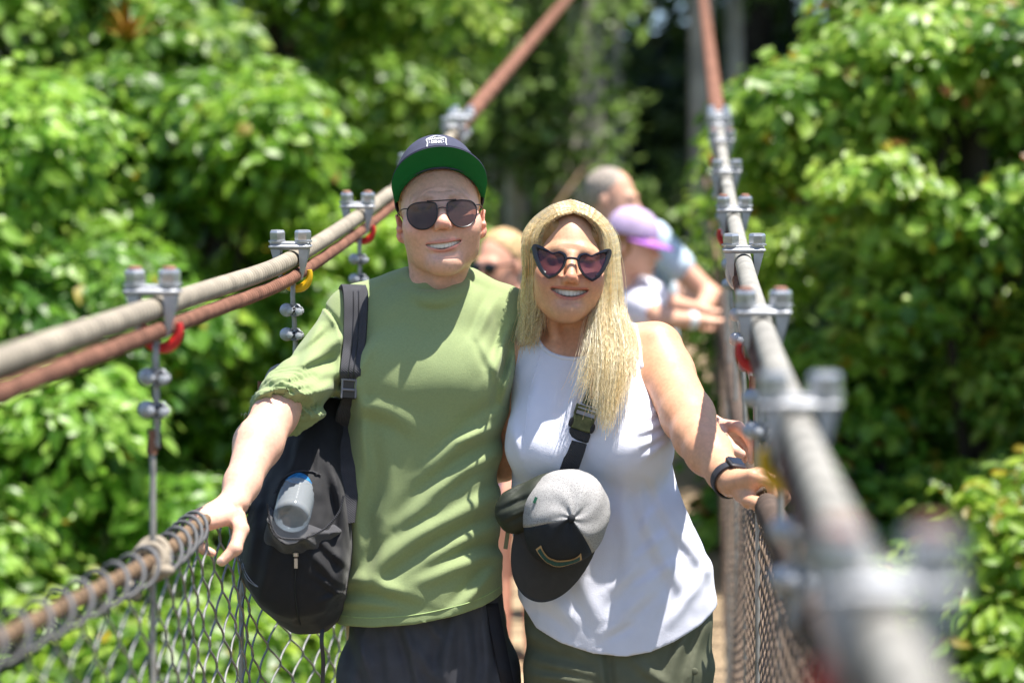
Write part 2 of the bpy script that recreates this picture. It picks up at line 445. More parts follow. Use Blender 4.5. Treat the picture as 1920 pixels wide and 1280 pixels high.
def skin_colors(v, H, q, base, headbox=.16):
    """albedo: lips, brows, blush, ears, stubble and the dark of the mouth"""
    c = np.tile(np.array(base, float), (len(v), 1)); n = 1+.05*vnoise(v, 22)+.04*vnoise(v, 70); c *= n[:, None]
    c[:, 1:] *= (1-.05*np.clip(vnoise(v+5, 30), 0, 1))[:, None]
    sp_ = vnoise(v+9, 260)*.5+vnoise(v+3, 150)*.5; c *= (1-.14*q.get('freck', 0)*np.clip((sp_-.28)*5, 0, 1))[:, None]
    L = H.l(v); near = np.linalg.norm(L, axis=1) < headbox
    x, y, z = L[:, 0], L[:, 1], L[:, 2]
    def blend(mask, col, k=1):
        m = np.clip(mask, 0, 1)*near*k; c[:] = c*(1-m[:, None])+np.array(col)*m[:, None]
    red = np.array(base)*np.array([1.0, .66, .64])
    for sx in (-1, 1): blend(np.exp(-(((x-sx*.045)/.022)**2+((z+.03)/.022)**2))*(y < -.03), red, .55)
    blend(np.exp(-((x/.016)**2+((z+.033)/.015)**2))*(y < -.095), red, .6)
    blend((np.abs(x) > q['face']+.003)*1.0*(z < .03), red, .6)                             # ears
    W, mz, cv, hh = q['mw'], q['mouth'], q['curve'], q['mh']
    u = np.clip(np.abs(x)/W, 0, 1.2); zz = mz+cv*(u*u-.45)+q.get('tilt', 0)*x; t = np.clip(1-u*u, 0, 1)**.62
    sq = np.sqrt(np.clip(1-u*u, 0, 1)); top = zz+hh*t+.0052*sq+.0016; bot = zz-hh*t-.0075*sq-.0012
    lip = np.clip((top-z)/.0012, 0, 1)*np.clip((z-bot)/.0012, 0, 1)*(u < 1.02)*(y < -.05)
    blend(lip, q['lip'], .85)
    deep = np.clip((y-(q['yf']+9*x*x+.0045))/.002, 0, 1)*(np.abs(z-zz) < hh*t+.004)*(u < .98)*(y < -.04)
    blend(deep, (.06, .015, .012))
    for sx in (-1, 1):
        ax = sx*x; br = .0205+.004*np.clip((ax-.015)/.03, 0, 1)-.010*np.clip((ax-.042)/.012, 0, 1)
        blend(np.exp(-((z-br-q.get('browz', 0))/.0042)**2)*np.clip((ax-.012)/.006, 0, 1)*np.clip((.058-ax)/.008, 0, 1)*(y < -.04)*(.7+.3*vnoise(v, 500)), q['brow'], .7)
        blend(np.exp(-((z-.002)/.003)**2)*(np.abs(ax-.032) < .014)*(y < -.07), (.05, .03, .02), .8)
    if 'stubble' in q:
        sh = np.clip((-.038-z)/.02, 0, 1)*np.clip((z+.135)/.02, 0, 1)*(y < .01)*(.55+.45*np.clip(vnoise(v, 330)+.2, 0, 1))
        sh *= np.clip(1.4-lip*2, 0, 1)*(.45+.55*np.clip((np.abs(x)-.03)/.02+np.clip((-z-.085)/.02, 0, 1), 0, 1)); blend(sh, q['stubble'], .38)
    return c

def hand(S, wrist, mcp, fingers, thumb, rw=.026, k=.006, fr=.0086):
    """mcp: 4 knuckles, fingers: 4 x (pip, dip, tip), thumb: 4 points"""
    for i, (c, fg) in enumerate(zip(mcp, fingers)):
        r = fr*(1.06 if i < 3 else .92)
        S.rc(wrist+(np.mean(mcp, 0)-wrist)*.10+(c-np.mean(mcp, 0))*.35, c, rw*.62, r*1.28, .012)
        S.rc(c, fg[0], r*1.18, r*1.04, k*.6); S.sp(fg[0], r*1.1, .003); S.rc(fg[0], fg[1], r*1.03, r*.95, .003); S.rc(fg[1], fg[2], r*.95, r*.76, .002)
    S.chain(thumb, [rw*.62, .0135, .0112, .0088], .006)
    S.sp(thumb[2], .0118, .004)

# ------------------------------------------------------------------ materials for the couple
SK1 = (.69, .405, .30); SK2 = (.61, .325, .20)
M_skin = mat('pale_skin', rough=.46, spec=.42, attr='Col', var=.08, vscale=140, bump=.25, bscale=520, sss=.16)
M_tan = mat('tanned_skin', rough=.46, spec=.4, attr='Col', var=.09, vscale=140, bump=.25, bscale=520, sss=.14)
M_teeth = mat('teeth', (.80, .74, .62, 1), .25, .5, var=.04)
M_shirt = mat('green_jersey', (.25, .31, .145, 1), .88, .2, var=.05, vscale=260, bump=.16, bscale=420, sheen=.15, bdist=.003)
M_short = mat('grey_shorts', (.055, .056, .068, 1), .75, .3, var=.12, vscale=40, bump=.3, bscale=1200)
M_shortside = mat('black_panel', (.012, .012, .018, 1), .7, .3)
M_shoe = mat('shoe', (.06, .06, .065, 1), .6)
M_tank = mat('white_tank', (.66, .67, .78, 1), .8, .25, var=.03, vscale=20, bump=.18, bscale=420, sheen=.1, sss=0, bdist=.003)
M_pants = mat('olive_trousers', (.105, .112, .072, 1), .75, .35, var=.1, vscale=30, bump=.25, bscale=1300)
M_navy = mat('navy_twill', (.055, .058, .095, 1), .85, .25, var=.12, vscale=60, bump=.4, bscale=1800)
M_under = mat('green_underbrim', (.004, .15, .035, 1), .8, .25, var=.06, bump=.2, bscale=1500)
M_white = mat('white_thread', (.82, .82, .84, 1), .7)
M_ginger = mat('ginger_hair', rough=.5, spec=.4, attr='Col', var=.25, vscale=300)
M_blackmetal = mat('dark_metal_frame', (.03, .028, .03, 1), .3, .6, metal=.6)
M_blackplastic = mat('black_plastic', (.008, .007, .014, 1), .2, .5, var=.05)
def lens_mat(name, top, bot, tint_alpha):
    m = bpy.data.materials.new(name); m.use_nodes = True; nt = m.node_tree; N = nt.nodes; L = nt.links
    b = N['Principled BSDF']; b.inputs['Base Color'].default_value = bot; b.inputs['Roughness'].default_value = .04
    b.inputs['Specular IOR Level'].default_value = .32; b.inputs['Coat Roughness'].default_value = .02
    t = N.new('ShaderNodeBsdfTransparent'); t.inputs['Color'].default_value = top
    mx = N.new('ShaderNodeMixShader'); mx.inputs['Fac'].default_value = tint_alpha
    L.new(t.outputs[0], mx.inputs[1]); L.new(b.outputs[0], mx.inputs[2]); L.new(mx.outputs[0], N['Material Output'].inputs['Surface'])
    return m
M_lens1 = lens_mat('brown_lens', (.62, .42, .36, 1), (.055, .036, .034, 1), .80)
M_lens2 = lens_mat('violet_lens', (.62, .36, .45, 1), (.05, .014, .03, 1), .86)

def finger_nail(b, tip, nrm, axis, s=.0075):
    n = np.asarray(nrm, float); n /= np.linalg.norm(n); a = np.asarray(axis, float); a -= n*(a @ n); a /= np.linalg.norm(a)
    R = np.stack([np.cross(a, n), a, n], 1); b.ell(tip, (s*.62, s*.9, s*.22), R, 10, 6)

# ------------------------------------------------------------------ baseball caps
def make_cap(parent, H, rx, ry, hgt, brim_len, brim_arch, brim_tilt, mats, exp=2.3, split=None, half=72, names=('crown', 'brim', 'brim_underside', 'button'), brimw=1.0, ripple=0, bpow=.62):
    """H: frame with origin at the crown's base ring, -y the peak's direction. returns objects"""
    NU, NV = 72, 20
    def dome(u, t):       # u angle (0 = front), t 0 base .. 1 top
        zz = math.sin(t*math.pi/2); rr = max(0, 1-zz**exp)**(1/exp); seam = 1-.010*math.exp(-((((math.degrees(u)+30) % 60)-30)/3.0)**2)*min(1, (1-t)*4)
        k = 1+ripple*math.sin(5*u+3*t)*math.sin(7*t+2*u)
        return (math.sin(u)*rx*rr*seam*k, -math.cos(u)*ry*rr*seam*k, zz*hgt*k)
    us = [-math.pi+2*math.pi*i/NU for i in range(NU)]
    V = [[dome(u, t) for u in us] for t in np.linspace(0, .985, NV)]
    allv = [H.w(*p) for row in V for p in row]; top = H.w(0, 0, hgt)
    sets = {0: [], 1: []}
    for i in range(NV-1):
        for j in range(NU):
            k = (j+1) % NU; um = math.degrees(us[j]+math.pi/NU); s_ = 0 if split is None or abs(um) < split else 1
            sets[s_].append((i*NU+j, i*NU+k, (i+1)*NU+k, (i+1)*NU+j))
    for j in range(NU):
        um = math.degrees(us[j]+math.pi/NU); s_ = 0 if split is None or abs(um) < split else 1
        sets[s_].append(((NV-1)*NU+j, (NV-1)*NU+(j+1) % NU, NV*NU))
    allv.append(top); out = []
    for s_, nm in ((0, names[0]), (1, 'mesh_back')):
        if not sets[s_]: continue
        ids = sorted({i for f in sets[s_] for i in f}); mp = {a: b for b, a in enumerate(ids)}
        o = mesh_obj(nm, [allv[i] for i in ids], [tuple(mp[i] for i in f) for f in sets[s_]], mats['crown'] if s_ == 0 else mats['mesh'], parent)
        so = o.modifiers.new('thickness', 'SOLIDIFY'); so.thickness = .0025; so.offset = -1; out.append(o)
    # peak
    A, B = 36, 10; g = []
    for i in range(A+1):
        a = math.radians(-half+2*half*i/A); c = math.cos(a*90/half)
        for j in range(B+1):
            t = j/B; tin = 1-.09*(j == 0); ln = brim_len*max(0, c)**bpow*t
            bx, by = math.sin(a)*rx, -math.cos(a)*ry
            x = bx*tin*(1+(brimw-1)*t*max(0, c)**.3); y = by*tin-ln; z = -.003+.0055*(j == 0)-brim_arch*(x/rx)**2+math.tan(math.radians(brim_tilt))*(-(y)-ry*math.cos(math.radians(half)))*.9-.012*t*t*max(0, c)
            g.append((x, y, z))
    n1 = len(g); th = .0032
    up = np.array([H.w(*p) for p in g]); dn = np.array([H.w(p[0], p[1], p[2]-th) for p in g])
    qf = [(i*(B+1)+j, (i+1)*(B+1)+j, (i+1)*(B+1)+j+1, i*(B+1)+j+1) for i in range(A) for j in range(B)]
    edge = [i*(B+1)+B for i in range(A+1)]
    rim = [(edge[i], edge[i+1], n1+edge[i+1], n1+edge[i]) for i in range(A)]
    out.append(mesh_obj(names[1], np.concatenate([up, dn]), [q[::-1] for q in qf]+rim, mats['brim'], parent))
    dn2 = np.array([H.w(p[0], p[1], p[2]-th-.0004) for p in g])
    if mats.get('under'): out.append(mesh_obj(names[2], dn2, qf, mats['under'], parent))
    if mats.get('button'):
        b = MB(); b.ell(H.w(0, 0, hgt+.001), (.0075, .0075, .005), H.R); out.append(b.build(names[3], mats['button'], parent))
    return out, dome
# ================================================================== the young man
man = thing('person', 'young man in green long-sleeved shirt, navy cap and aviator sunglasses, gripping the left rail', 'man', P(795, 640, .05)*np.array([1, 1, 0]))
HM = Head(P(826, 402, 0), rot(3, -5, -3.5))
QM = dict(face=.0765, jaw=.054, chinw=.027, chin=-.1225, mouth=-.070, tilt=.07, fill=.75, mw=.035, yf=-.0945, mh=.0052, curve=.0072, lip=(.62, .25, .20), brow=(.42, .22, .10), stubble=(.45, .24, .13), freck=.6, earz=-.02)
S = SDF(HM.c-np.array([.125, .15, .25]), HM.c+np.array([.125, .16, .15]), .0016)
build_face(S, HM, QM)
S.rc(P(822, 490, .035), P(813, 575, .055), .048, .056, .02)
S.rc(HM.w(0, .01, -.075), P(822, 520, .025), .030, .040, .02)
for sx in (-1, 1): S.rc(HM.w(sx*.05, .03, -.06), P(815+sx*25, 560, -.0), .016, .014, .025)
S.sp(P(824, 530, -.014), .014, .02)
mA = S.mesh()
# right forearm and hand on the rail
wr = P(440, 940, -.33); el_ = P(507, 775, -.13)
S2 = SDF([P(340, 1100, -.5)[0], 4.10, P(0, 1100, -.5)[2]], [P(620, 700, 0)[0], 4.78, P(0, 700, 0)[2]], .0025)
S2.chain([el_+np.array([.03, .03, .03]), el_+np.array([0.010,.004,0]), el_+(wr-el_)*.35, el_+(wr-el_)*.8, wr], [.034, .041, .0435, .031, .0275], .02)
mc = [P(383, 978, -.455), P(373, 970, -.428), P(366, 968, -.402), P(364, 973, -.378)]
fg = [(P(368, 1003, -.46), P(378, 1027, -.458), P(398, 1036, -.455)), (P(356, 992, -.432), P(362, 1020, -.43), P(382, 1033, -.43)),
      (P(352, 988, -.405), P(356, 1014, -.403), P(374, 1028, -.403)), (P(354, 990, -.38), P(357, 1010, -.378), P(371, 1022, -.378))]
th = [P(444, 968, -.365), P(452, 992, -.425), P(441, 1028, -.452), P(416, 1052, -.462)]
hand(S2, wr, mc, fg, th)
S2.rc(P(430, 965, -.40), P(392, 980, -.44), .018, .013, .014)
mB = S2.mesh()
# left hand behind the woman, on the far rail
wl = P(1330, 800, .08); S3 = SDF([P(1060, 0)[0], 4.68, P(0, 900, 0)[2]], [P(1470, 0)[0], 5.1, P(0, 690, .2)[2]], .0025)
S3.chain([P(1110, 765, .26), P(1220, 780, .18), wl], [.047, .042, .028], .02)
mc = [P(1384, 800, .02), P(1388, 805, .045), P(1384, 813, .07), P(1378, 820, .09)]
fg = [(P(1405, 822, .01), P(1411, 842, .012), P(1411, 860, .016)), (P(1412, 825, .045), P(1421, 843, .045), P(1424, 858, .048)),
      (P(1403, 836, .07), P(1408, 852, .07), P(1408, 864, .07)), (P(1392, 840, .09), P(1396, 853, .09), P(1396, 863, .09))]
hand(S3, wl, mc, fg, [P(1347, 812, .03), P(1362, 832, .005), P(1376, 845, -.006), P(1390, 851, -.006)])
mC = S3.mesh()
# the rest, under the clothes and below the frame
S4 = SDF([-.35, 4.5, -.02], [.16, 5.05, 1.62], .010)
gz = lambda z: z
S4.loft([(.86, -.165, 4.80, .115, .085), (1.05, -.17, 4.80, .12, .085), (1.3, -.175, 4.80, .14, .095), (1.47, -.165, 4.79, .12, .07), (1.55, -.155, 4.78, .055, .055)])
for sx, fx in ((-1, -.27), (1, -.07)):
    S4.chain([(-.17+sx*.075, 4.80, .9), (-.17+sx*.085, 4.79, .5), (fx, 4.83, .1)], [.085, .058, .04], .03)
    S4.rc((fx, 4.85, .05), (fx+sx*.02, 4.68, .04), .04, .035, .02)
mD = S4.mesh()
v, f = join([mA, mB, mC, mD])
body = mesh_obj('body', v, f, M_skin, man, col=skin_colors(v, HM, QM, SK1))
teeth('teeth', HM, QM, M_teeth, man)
b = MB(); tp = P(416, 1052, -.462); finger_nail(b, tp+np.array([-.003, -.0072, .002]), (-.35, -1, .1), P(416, 1052, -.46)-P(441, 1028, -.46), .0085)
M_nail = mat('nail', (.85, .55, .45, 1), .25, .6); b.build('thumbnail', M_nail, man)
# short ginger hair under the cap
S = SDF(HM.c-np.array([.11, .13, .12]), HM.c+np.array([.11, .15, .15]), .0028)
S.el(HM.w(0, .026, .034), (.0805, .099, .092), .001, R=HM.R)
S.disp(lambda p: .0022*vnoise(p*np.array([1, 1, .35]), 420)+.001*vnoise(p, 160), .02)
i = np.argwhere(S.d < .03); p = S.lo+S.h*i; L = HM.l(p)
side = np.where(L[:, 2] > -.028, -.052-.0*L[:, 2], -.0)            # hairline: in front of the ear, above it, and the nape
lim = np.maximum.reduce([(-.026+.25*np.clip(.03-L[:, 2], 0, 1))-L[:, 1], np.where(L[:, 1] < .035, -.022-L[:, 2]-.02*(L[:, 1] < -.012), -.075-L[:, 2])])
S.d[i[:, 0], i[:, 1], i[:, 2]] = np.maximum(S.d[i[:, 0], i[:, 1], i[:, 2]], lim)
v, f = S.mesh(); c = np.array([.50, .255, .10])*(1+.28*vnoise(v*np.array([1, 1, .3]), 500))[:, None]
mesh_obj('hair', v, f, M_ginger, man, col=c)

# ---- shirt
armR = [P(664, 606, .05), P(610, 672, .015), P(554, 735, -.06), P(518, 768, -.115)]
S = SDF([P(455, 0)[0], 4.50, P(0, 1190, 0)[2]], [P(1300, 0)[0], 5.12, P(0, 490, 0)[2]], .0034)
px = lambda py, l, r, hd, cy: (P(0, py, cy)[2], (P(l, 0)[0]+P(r, 0)[0])/2, Y0+cy, (P(r, 0)[0]-P(l, 0)[0])/2, hd)
S.loft([px(530, 765, 868, .060, .045), px(552, 712, 915, .075, .05), px(580, 668, 952, .092, .055), px(640, 650, 965, .112, .055), px(720, 645, 958, .122, .045), px(800, 642, 944, .120, .045), px(900, 641, 932, .116, .05),
        px(1000, 636, 934, .118, .05), px(1100, 632, 942, .124, .05), px(1185, 630, 948, .128, .05)], .02, n=2.5)
S.rc(P(770, 547, .06), P(672, 588, .06), .050, .058, .03)
S.rc(P(872, 548, .06), P(945, 592, .065), .050, .052, .03)
S.el(P(735, 700, -.042), (.075, .034, .055), .05); S.el(P(868, 706, -.042), (.072, .034, .055), .05)     # chest
fdir = np.array(wr-el_); fdir /= np.linalg.norm(fdir)
S.rc(armR[0], armR[1], .057, .056, .035); S.rc(armR[1], armR[2], .056, .057, .02)
cutc = P(533, 772, -.12)
S.rc(armR[2], el_+np.array([.004, 0, 0])+fdir*.12, .060, .060, .02, cut=[(cutc, fdir+np.array([.35, 0, -.10]))])
S.chain([P(945, 595, .07), P(1015, 670, .17), P(1110, 762, .26)], [.058, .060, .056], .03)
S.rc(P(1110, 762, .26), P(1190, 776, .2), .056, .054, .02, cut=[(P(1190, 776, .2), (1, -.3, 0))])
# neck opening and ribbed collar
nb = P(816, 536, .045)
S.rc(P(824, 470, .03), P(814, 560, .052), .0535, .0575, .004, '-')
ring = [P(816+61*math.cos(a)+2, 531+25*math.sin(a)-4*math.cos(a), .043-.076*math.sin(a)) for a in np.linspace(0, 2*np.pi, 29)]
S.chain(ring, [.0085]*29, .008); S.chain([r_+np.array([0, -.001, -.009]) for r_ in ring], [.0085]*29, .012)
def concertina(p):
    q = p-armR[1]; ax = (el_+fdir*.03)-armR[1]; L = np.linalg.norm(ax); ax = ax/L; t = q @ ax; rad = q-t[:, None]*ax
    on = np.clip(1.6-np.linalg.norm(rad, axis=1)/.06, 0, 1); w = np.clip((t-.10)/.07, 0, 1)*on*(p[:, 0] < P(625, 0)[0])
    ang = np.arctan2(rad[:, 2], rad[:, 0]); ph = t/.0215*2*np.pi+1.6*vnoise(np.stack([np.cos(ang)*1.4, np.sin(ang)*1.4, t*14], 1))+1.3*np.sin(ang*1.0)+1.2*vnoise(p, 38)
    am = np.clip(.55+.9*vnoise(np.stack([np.cos(ang)*2.2, np.sin(ang)*2.2, t*30], 1)), .1, 1.6); sn = np.sin(ph); return 1.7*w*(.0068*am*(1-2*np.abs(sn))*.9+.0035*np.sin(ph*.47+ang*2+1)+.003*vnoise(p, 90))
S.disp(concertina, .03)
cr = [(655, 620, 560, 690, .014, .010, .006), (640, 690, 505, 712, .016, .012, -.01), (650, 735, 512, 745, .015, .012, .008), (640, 640, 655, 760, .02, .006), (600, 600, 560, 690, .012, .006), (640, 775, 520, 765, .012, .009, -.01),
      (690, 770, 668, 1080, .020, .009, .01), (728, 830, 700, 1090, .018, .006, -.01), (950, 770, 800, 890, .016, .008, .01), (935, 850, 740, 1000, .018, .011, .012), (935, 930, 690, 1080, .020, .012, .015), (938, 985, 720, 1120, .016, .008, .01),
      (940, 1040, 760, 1110, .014, .009, .008), (930, 1065, 850, 1150, .012, .008), (915, 900, 800, 960, .012, .006), (650, 1090, 800, 1120, .016, .008, -.006), (645, 1130, 760, 1135, .010, .005),
      (930, 560, 885, 640, .010, .006), (955, 610, 925, 700, .012, .010), (965, 640, 940, 760, .010, .010), (700, 640, 670, 700, .01, .005),
      (660, 760, 780, 800, .018, .006, -.012), (930, 800, 850, 830, .010, .006), (670, 700, 690, 900, .012, .006), (604, 572, 640, 640, .004, -.005, -.006), (640, 640, 642, 740, .004, -.004), (520, 720, 600, 690, .009, .008), (535, 705, 625, 660, .008, .006), (500, 735, 590, 720, .007, .007), (560, 660, 610, 620, .008, .005), (590, 740, 645, 700, .010, .008), (900, 640, 935, 720, .008, .004)]
S.disp(lambda p: 1.25*creases(cr, 4.78)(p), .03)
S.disp(lambda p: .0022*vnoise(p*np.array([1, 1, .7]), 16)+.0011*vnoise(p*np.array([1, 1, .6]), 42), .03)
Z = lambda x_: None
hem = [(632, 1171), (700, 1169), (780, 1162), (850, 1148), (905, 1132), (948, 1112)]
poly = [P(440, 480)[[0, 2]], P(1320, 480)[[0, 2]], P(1320, 900)[[0, 2]], P(965, 900)[[0, 2]], P(952, 1108)[[0, 2]]]+[P(a, c)[[0, 2]] for a, c in hem[::-1]]+[P(622, 1170)[[0, 2]], P(622, 900)[[0, 2]], P(440, 900)[[0, 2]]]
S.clip_poly(poly)
SH = S
v, f = S.mesh(); shirt = mesh_obj('shirt', v, f, M_shirt, man)
# hem stitch line and shoulder seam
b = MB(); pts = []
for a, c in spline([(640, 1152), (700, 1151), (780, 1144), (850, 1130), (905, 1114), (940, 1099)], 40):
    q = P(a, c); y = S.front(q[0], q[2]);  pts.append((q[0], y-.0002, q[2])) if y else None
b.tube(pts, .0011, 5)
b.build('hem_stitching', mat('stitch', (.33, .44, .18, 1), .8), shirt)

# ---- shorts
S = SDF([-.40, 4.6, .40], [.07, 5.0, P(0, 1090, 0)[2]+.02], .0048)
rows = [(P(0, 1090)[2], -.165, 4.80, .143, .112), (P(0, 1165)[2], -.165, 4.80, .152, .122), (P(0, 1240)[2], -.165, 4.80, .168, .128), (.79, -.165, 4.80, .174, .128), (.74, -.165, 4.8, .172, .12)]
S.loft(rows, .02, n=2.6)
for sx in (-1, 1): S.rc((-.165+sx*.085, 4.79, .80), (-.165+sx*.095, 4.78, .44), .096, .098, .015, cut=[((0, 0, .46), (0, 0, -1))])
S.disp(creases([(660, 1165, 700, 1290, .012, .010), (690, 1165, 660, 1300, .010, .006), (752, 1160, 790, 1290, .010, .012), (850, 1150, 835, 1300, .014, .013), (870, 1160, 880, 1290, .010, .009), (905, 1140, 915, 1300, .012, .009), (770, 1200, 830, 1280, .014, .008), (930, 1125, 945, 1290, .012, .008), (720, 1180, 735, 1290, .01, .005), (800, 1165, 830, 1200, .008, .006)], 4.76), .03)
S.disp(lambda p: .002*vnoise(p, 25), .03)
v, f = S.mesh(); shorts = mesh_obj('shorts', v, f, M_short, man)
pts = [];
SS = S
for sx, xx in ((1, [(928, 1128), (938, 1180), (950, 1240), (962, 1300)]),):
    pp = [];
    for a, c in spline(xx, 20):
        q = P(a-6, c, .02); y = S.front(q[0], q[2]); pp.append((q[0], (y or 4.75)-.001, q[2]))
    vv, ff = ribbon(pp, (1, .55, 0), .026, .0022, (.35, -.9, 0)); mesh_obj('side_panel', vv, ff, M_shortside, shorts)
b = MB()
for sx, fx in ((-1, -.27), (1, -.07)):
    b.ell((fx+sx*.01, 4.76, .045), (.052, .145, .05)); b.box((fx+sx*.01, 4.76, .014), (.095, .28, .026))
    b.build('shoe', M_shoe, man); b = MB()

# ---- cap
HC = Head(HM.w(0, .012, .030), HM.R @ rot(0, -27, 0))
capE = thing('cap', None, None, HC.c); del_ = capE; capE.parent = man; capE.location = tuple(HC.c-np.array(man.location))
objs, dome = make_cap(capE, HC, .0885, .106, .128, .076, .006, 5, dict(crown=M_navy, brim=M_navy, under=M_under, button=M_navy), exp=2.5, half=82, brimw=1.15, bpow=.26)
capc = objs[0]
# woven badge on the front panel: outline and two lines of lettering, wrapped onto the crown
def on_crown(u, t, H=HC, d=dome, off=.0013):
    p = np.array(d(u, t)); n = p/np.array([.0885**2, .106**2, .128**2]); n /= np.linalg.norm(n); return H.w(*(p+n*off))
def text_mesh(s, size):
    cu = bpy.data.curves.new('txt', 'FONT'); cu.body = s; cu.size = size; cu.align_x = 'CENTER'; cu.extrude = 0; cu.resolution_u = 3; cu.offset = size*.02
    o = bpy.data.objects.new('txt', cu); COL.objects.link(o); dg = bpy.context.evaluated_depsgraph_get(); me = bpy.data.meshes.new_from_object(o.evaluated_get(dg))
    v = np.array([tuple(q.co) for q in me.vertices]); f = [tuple(p.vertices) for p in me.polygons]
    bpy.data.objects.remove(o); bpy.data.curves.remove(cu); bpy.data.meshes.remove(me); return v, f
SC = 1/.0885
def wrap(x, y, t0): return on_crown(x*SC*1.0, t0+y*7.2)
T0 = .37
b = MB()
for s_, yo, sz, arch in (('PACIFIC', .0065, .0095, .0016), ('DINK', -.0035, .0095, .0006)):
    v, f = text_mesh(s_, sz); b.add([wrap(q[0], yo+q[1]-arch*(q[0]/.015)**2, T0) for q in v], f)
for s_ in (-1, 1): b.add(*(lambda c: ([wrap(c+.0012*math.cos(a), -.0005+.0012*math.sin(a), T0) for a in np.linspace(0, 6.28, 9)[:-1]], [tuple(range(8))]))(s_*.0145))
b.build('lettering', M_white, capc, smooth=False, auto=None)
b = MB(); out = [(-.0205, -.010), (-.0195, -.004), (-.0195, .001), (-.0225, .0085), (-.019, .0125), (-.009, .0165), (0, .0205), (.009, .0165), (.019, .0125), (.0225, .0085), (.0195, .001), (.0195, -.004), (.0205, -.010)]
pts = []
for a, c in zip(out[:-1], out[1:]): pts += [wrap(a[0]+(c[0]-a[0])*t, a[1]+(c[1]-a[1])*t, T0) for t in np.linspace(0, 1, 6)[:-1]]
b.tube(pts, .0010, 5); b.build('badge_outline', M_white, capc)

# ---- sunglasses
def shade_pts(H, pts, y0, k): return [H.w(x, y0+k*x*x, z) for x, z in pts]
def lens_fan(pts, depth, H, m, name, parent):
    pts = np.array(pts); c = pts.mean(0)+H.dir(0, -depth, 0); v = [c]+[p*.5+c*.5+H.dir(0, -depth*.25, 0) for p in pts]+list(pts); n = len(pts); f = []
    for i in range(n):
        j = (i+1) % n; f += [(0, 1+i, 1+j), (1+i, 1+n+i, 1+n+j, 1+j)]
    return mesh_obj(name, v, [q[::-1] for q in f], m, parent)
sg = thing('sunglasses', None, None, HM.w(0, -.1, 0)); sg.parent = man; sg.location = tuple(HM.w(0, -.1, 0)-np.array(man.location))
b = MB(); KG = 5.5
for sx in (-1, 1):
    o = [(.0085, .009), (.0085, -.003), (.013, -.016), (.022, -.0255), (.034, -.028), (.047, -.024), (.056, -.014), (.0595, -.002), (.058, .009), (.050, .0155), (.036, .0172), (.020, .0155), (.0115, .0135)]
    o = spline([(sx*x*1.12, z*1.16-.009) for x, z in o]+[(sx*.0085*1.12, .0014)], 56)[:-1]; pts = shade_pts(HM, o, -.113, KG)
    b.tube(list(pts)+[pts[0]], .0013, 6, False); lens_fan(pts, .002, HM, M_lens1, 'lens', sg)
b.tube(spline(shade_pts(HM, [(-.028, .0115), (-.012, .0108), (.012, .0108), (.028, .0115)], -.1145, KG), 14), .0014, 6)
b.tube(spline(shade_pts(HM, [(-.010, -.005), (0, -.0025), (.010, -.005)], -.1145, KG), 10), .0012, 6)
for sx in (-1, 1):
    b.tube(spline([HM.w(sx*.062, -.113+KG*.066**2, .002), HM.w(sx*.074, -.080, .003), HM.w(sx*.081, -.03, .005), HM.w(sx*.084, .015, .002), HM.w(sx*.082, .035, -.02)], 18), .0013, 6)
b.build('frame', M_blackmetal, sg)
# ================================================================== the blonde woman
woman = thing('person', 'blonde woman in white sleeveless top and heart-shaped sunglasses, hand on the right rail', 'woman', P(1150, 640, .05)*np.array([1, 1, 0]))
HW = Head(P(1066, 497, -.03), rot(2, -3, 3.5))
QW = dict(browb=.005, nose=.84, face=.0655, jaw=.0475, chinw=.0200, chin=-.1085, fill=.7, lowz=.057, mouth=-.0575, mw=.0365, yf=-.089, mh=.0060, curve=.0078, lip=(.50, .155, .115), brow=(.40, .24, .12), earz=-.018, browz=.001)
LO = [P(915, 0, 0)[0], 4.16, P(0, 1000)[2]]; HI = [P(1500, 0, 0)[0], 5.00, P(0, 352)[2]]
S = SDF(LO, HI, .0027)
build_face(S, HW, QW)
S.rc(P(1064, 580, .03), P(1070, 680, .055), .047, .056, .02)
for sx in (-1, 1): S.rc(HW.w(sx*.045, .02, -.06), P(1068+sx*16, 664, -.015), .012, .011, .02)
px = lambda py, l, r, hd, cy: (P(0, py, cy)[2], (P(l, 0)[0]+P(r, 0)[0])/2, Y0+cy, (P(r, 0)[0]-P(l, 0)[0])/2, hd)
torso = [px(612, 1010, 1125, .048, .05), px(630, 985, 1175, .062, .05), px(655, 968, 1212, .078, .045), px(700, 962, 1226, .098, .04), px(760, 960, 1238, .108, .04), px(830, 962, 1246, .108, .04), px(900, 966, 1262, .108, .04), px(1000, 962, 1300, .120, .04)]
S.loft(torso, .02, n=2.4)
S.rc(P(1018, 640, .045), P(985, 655, .045), .034, .040, .025); S.rc(P(1130, 632, .045), P(1222, 652, .045), .034, .046, .025)
for a, c in ((1040, 656), (1096, 656)): S.rc(P(a, c, -.025), P(a+(a-1068)*1.9, c-10, .005), .008, .009, .015)   # collar bones
ew = P(1306, 818, -.20); ww = P(1372, 905, -.37)
S.rc(P(1232, 656, .045), P(1248, 700, .01), .052, .054, .025); S.chain([P(1248, 700, .01), P(1290, 780, -.12), ew], [.054, .049, .042], .02)
S.chain([ew, ew+(ww-ew)*.35, ew+(ww-ew)*.8, ww], [.0425, .041, .030, .0265], .02)
mc = [P(1412, 892, -.44), P(1421, 887, -.412), P(1428, 888, -.385), P(1433, 893, -.36)]
fg = [(P(1443, 905, -.447), P(1450, 929, -.445), P(1437, 944, -.44)), (P(1459, 902, -.415), P(1470, 927, -.413), P(1460, 948, -.41)),
      (P(1466, 908, -.388), P(1474, 934, -.388), P(1463, 952, -.388)), (P(1464, 918, -.362), P(1468, 940, -.362), P(1456, 954, -.362))]
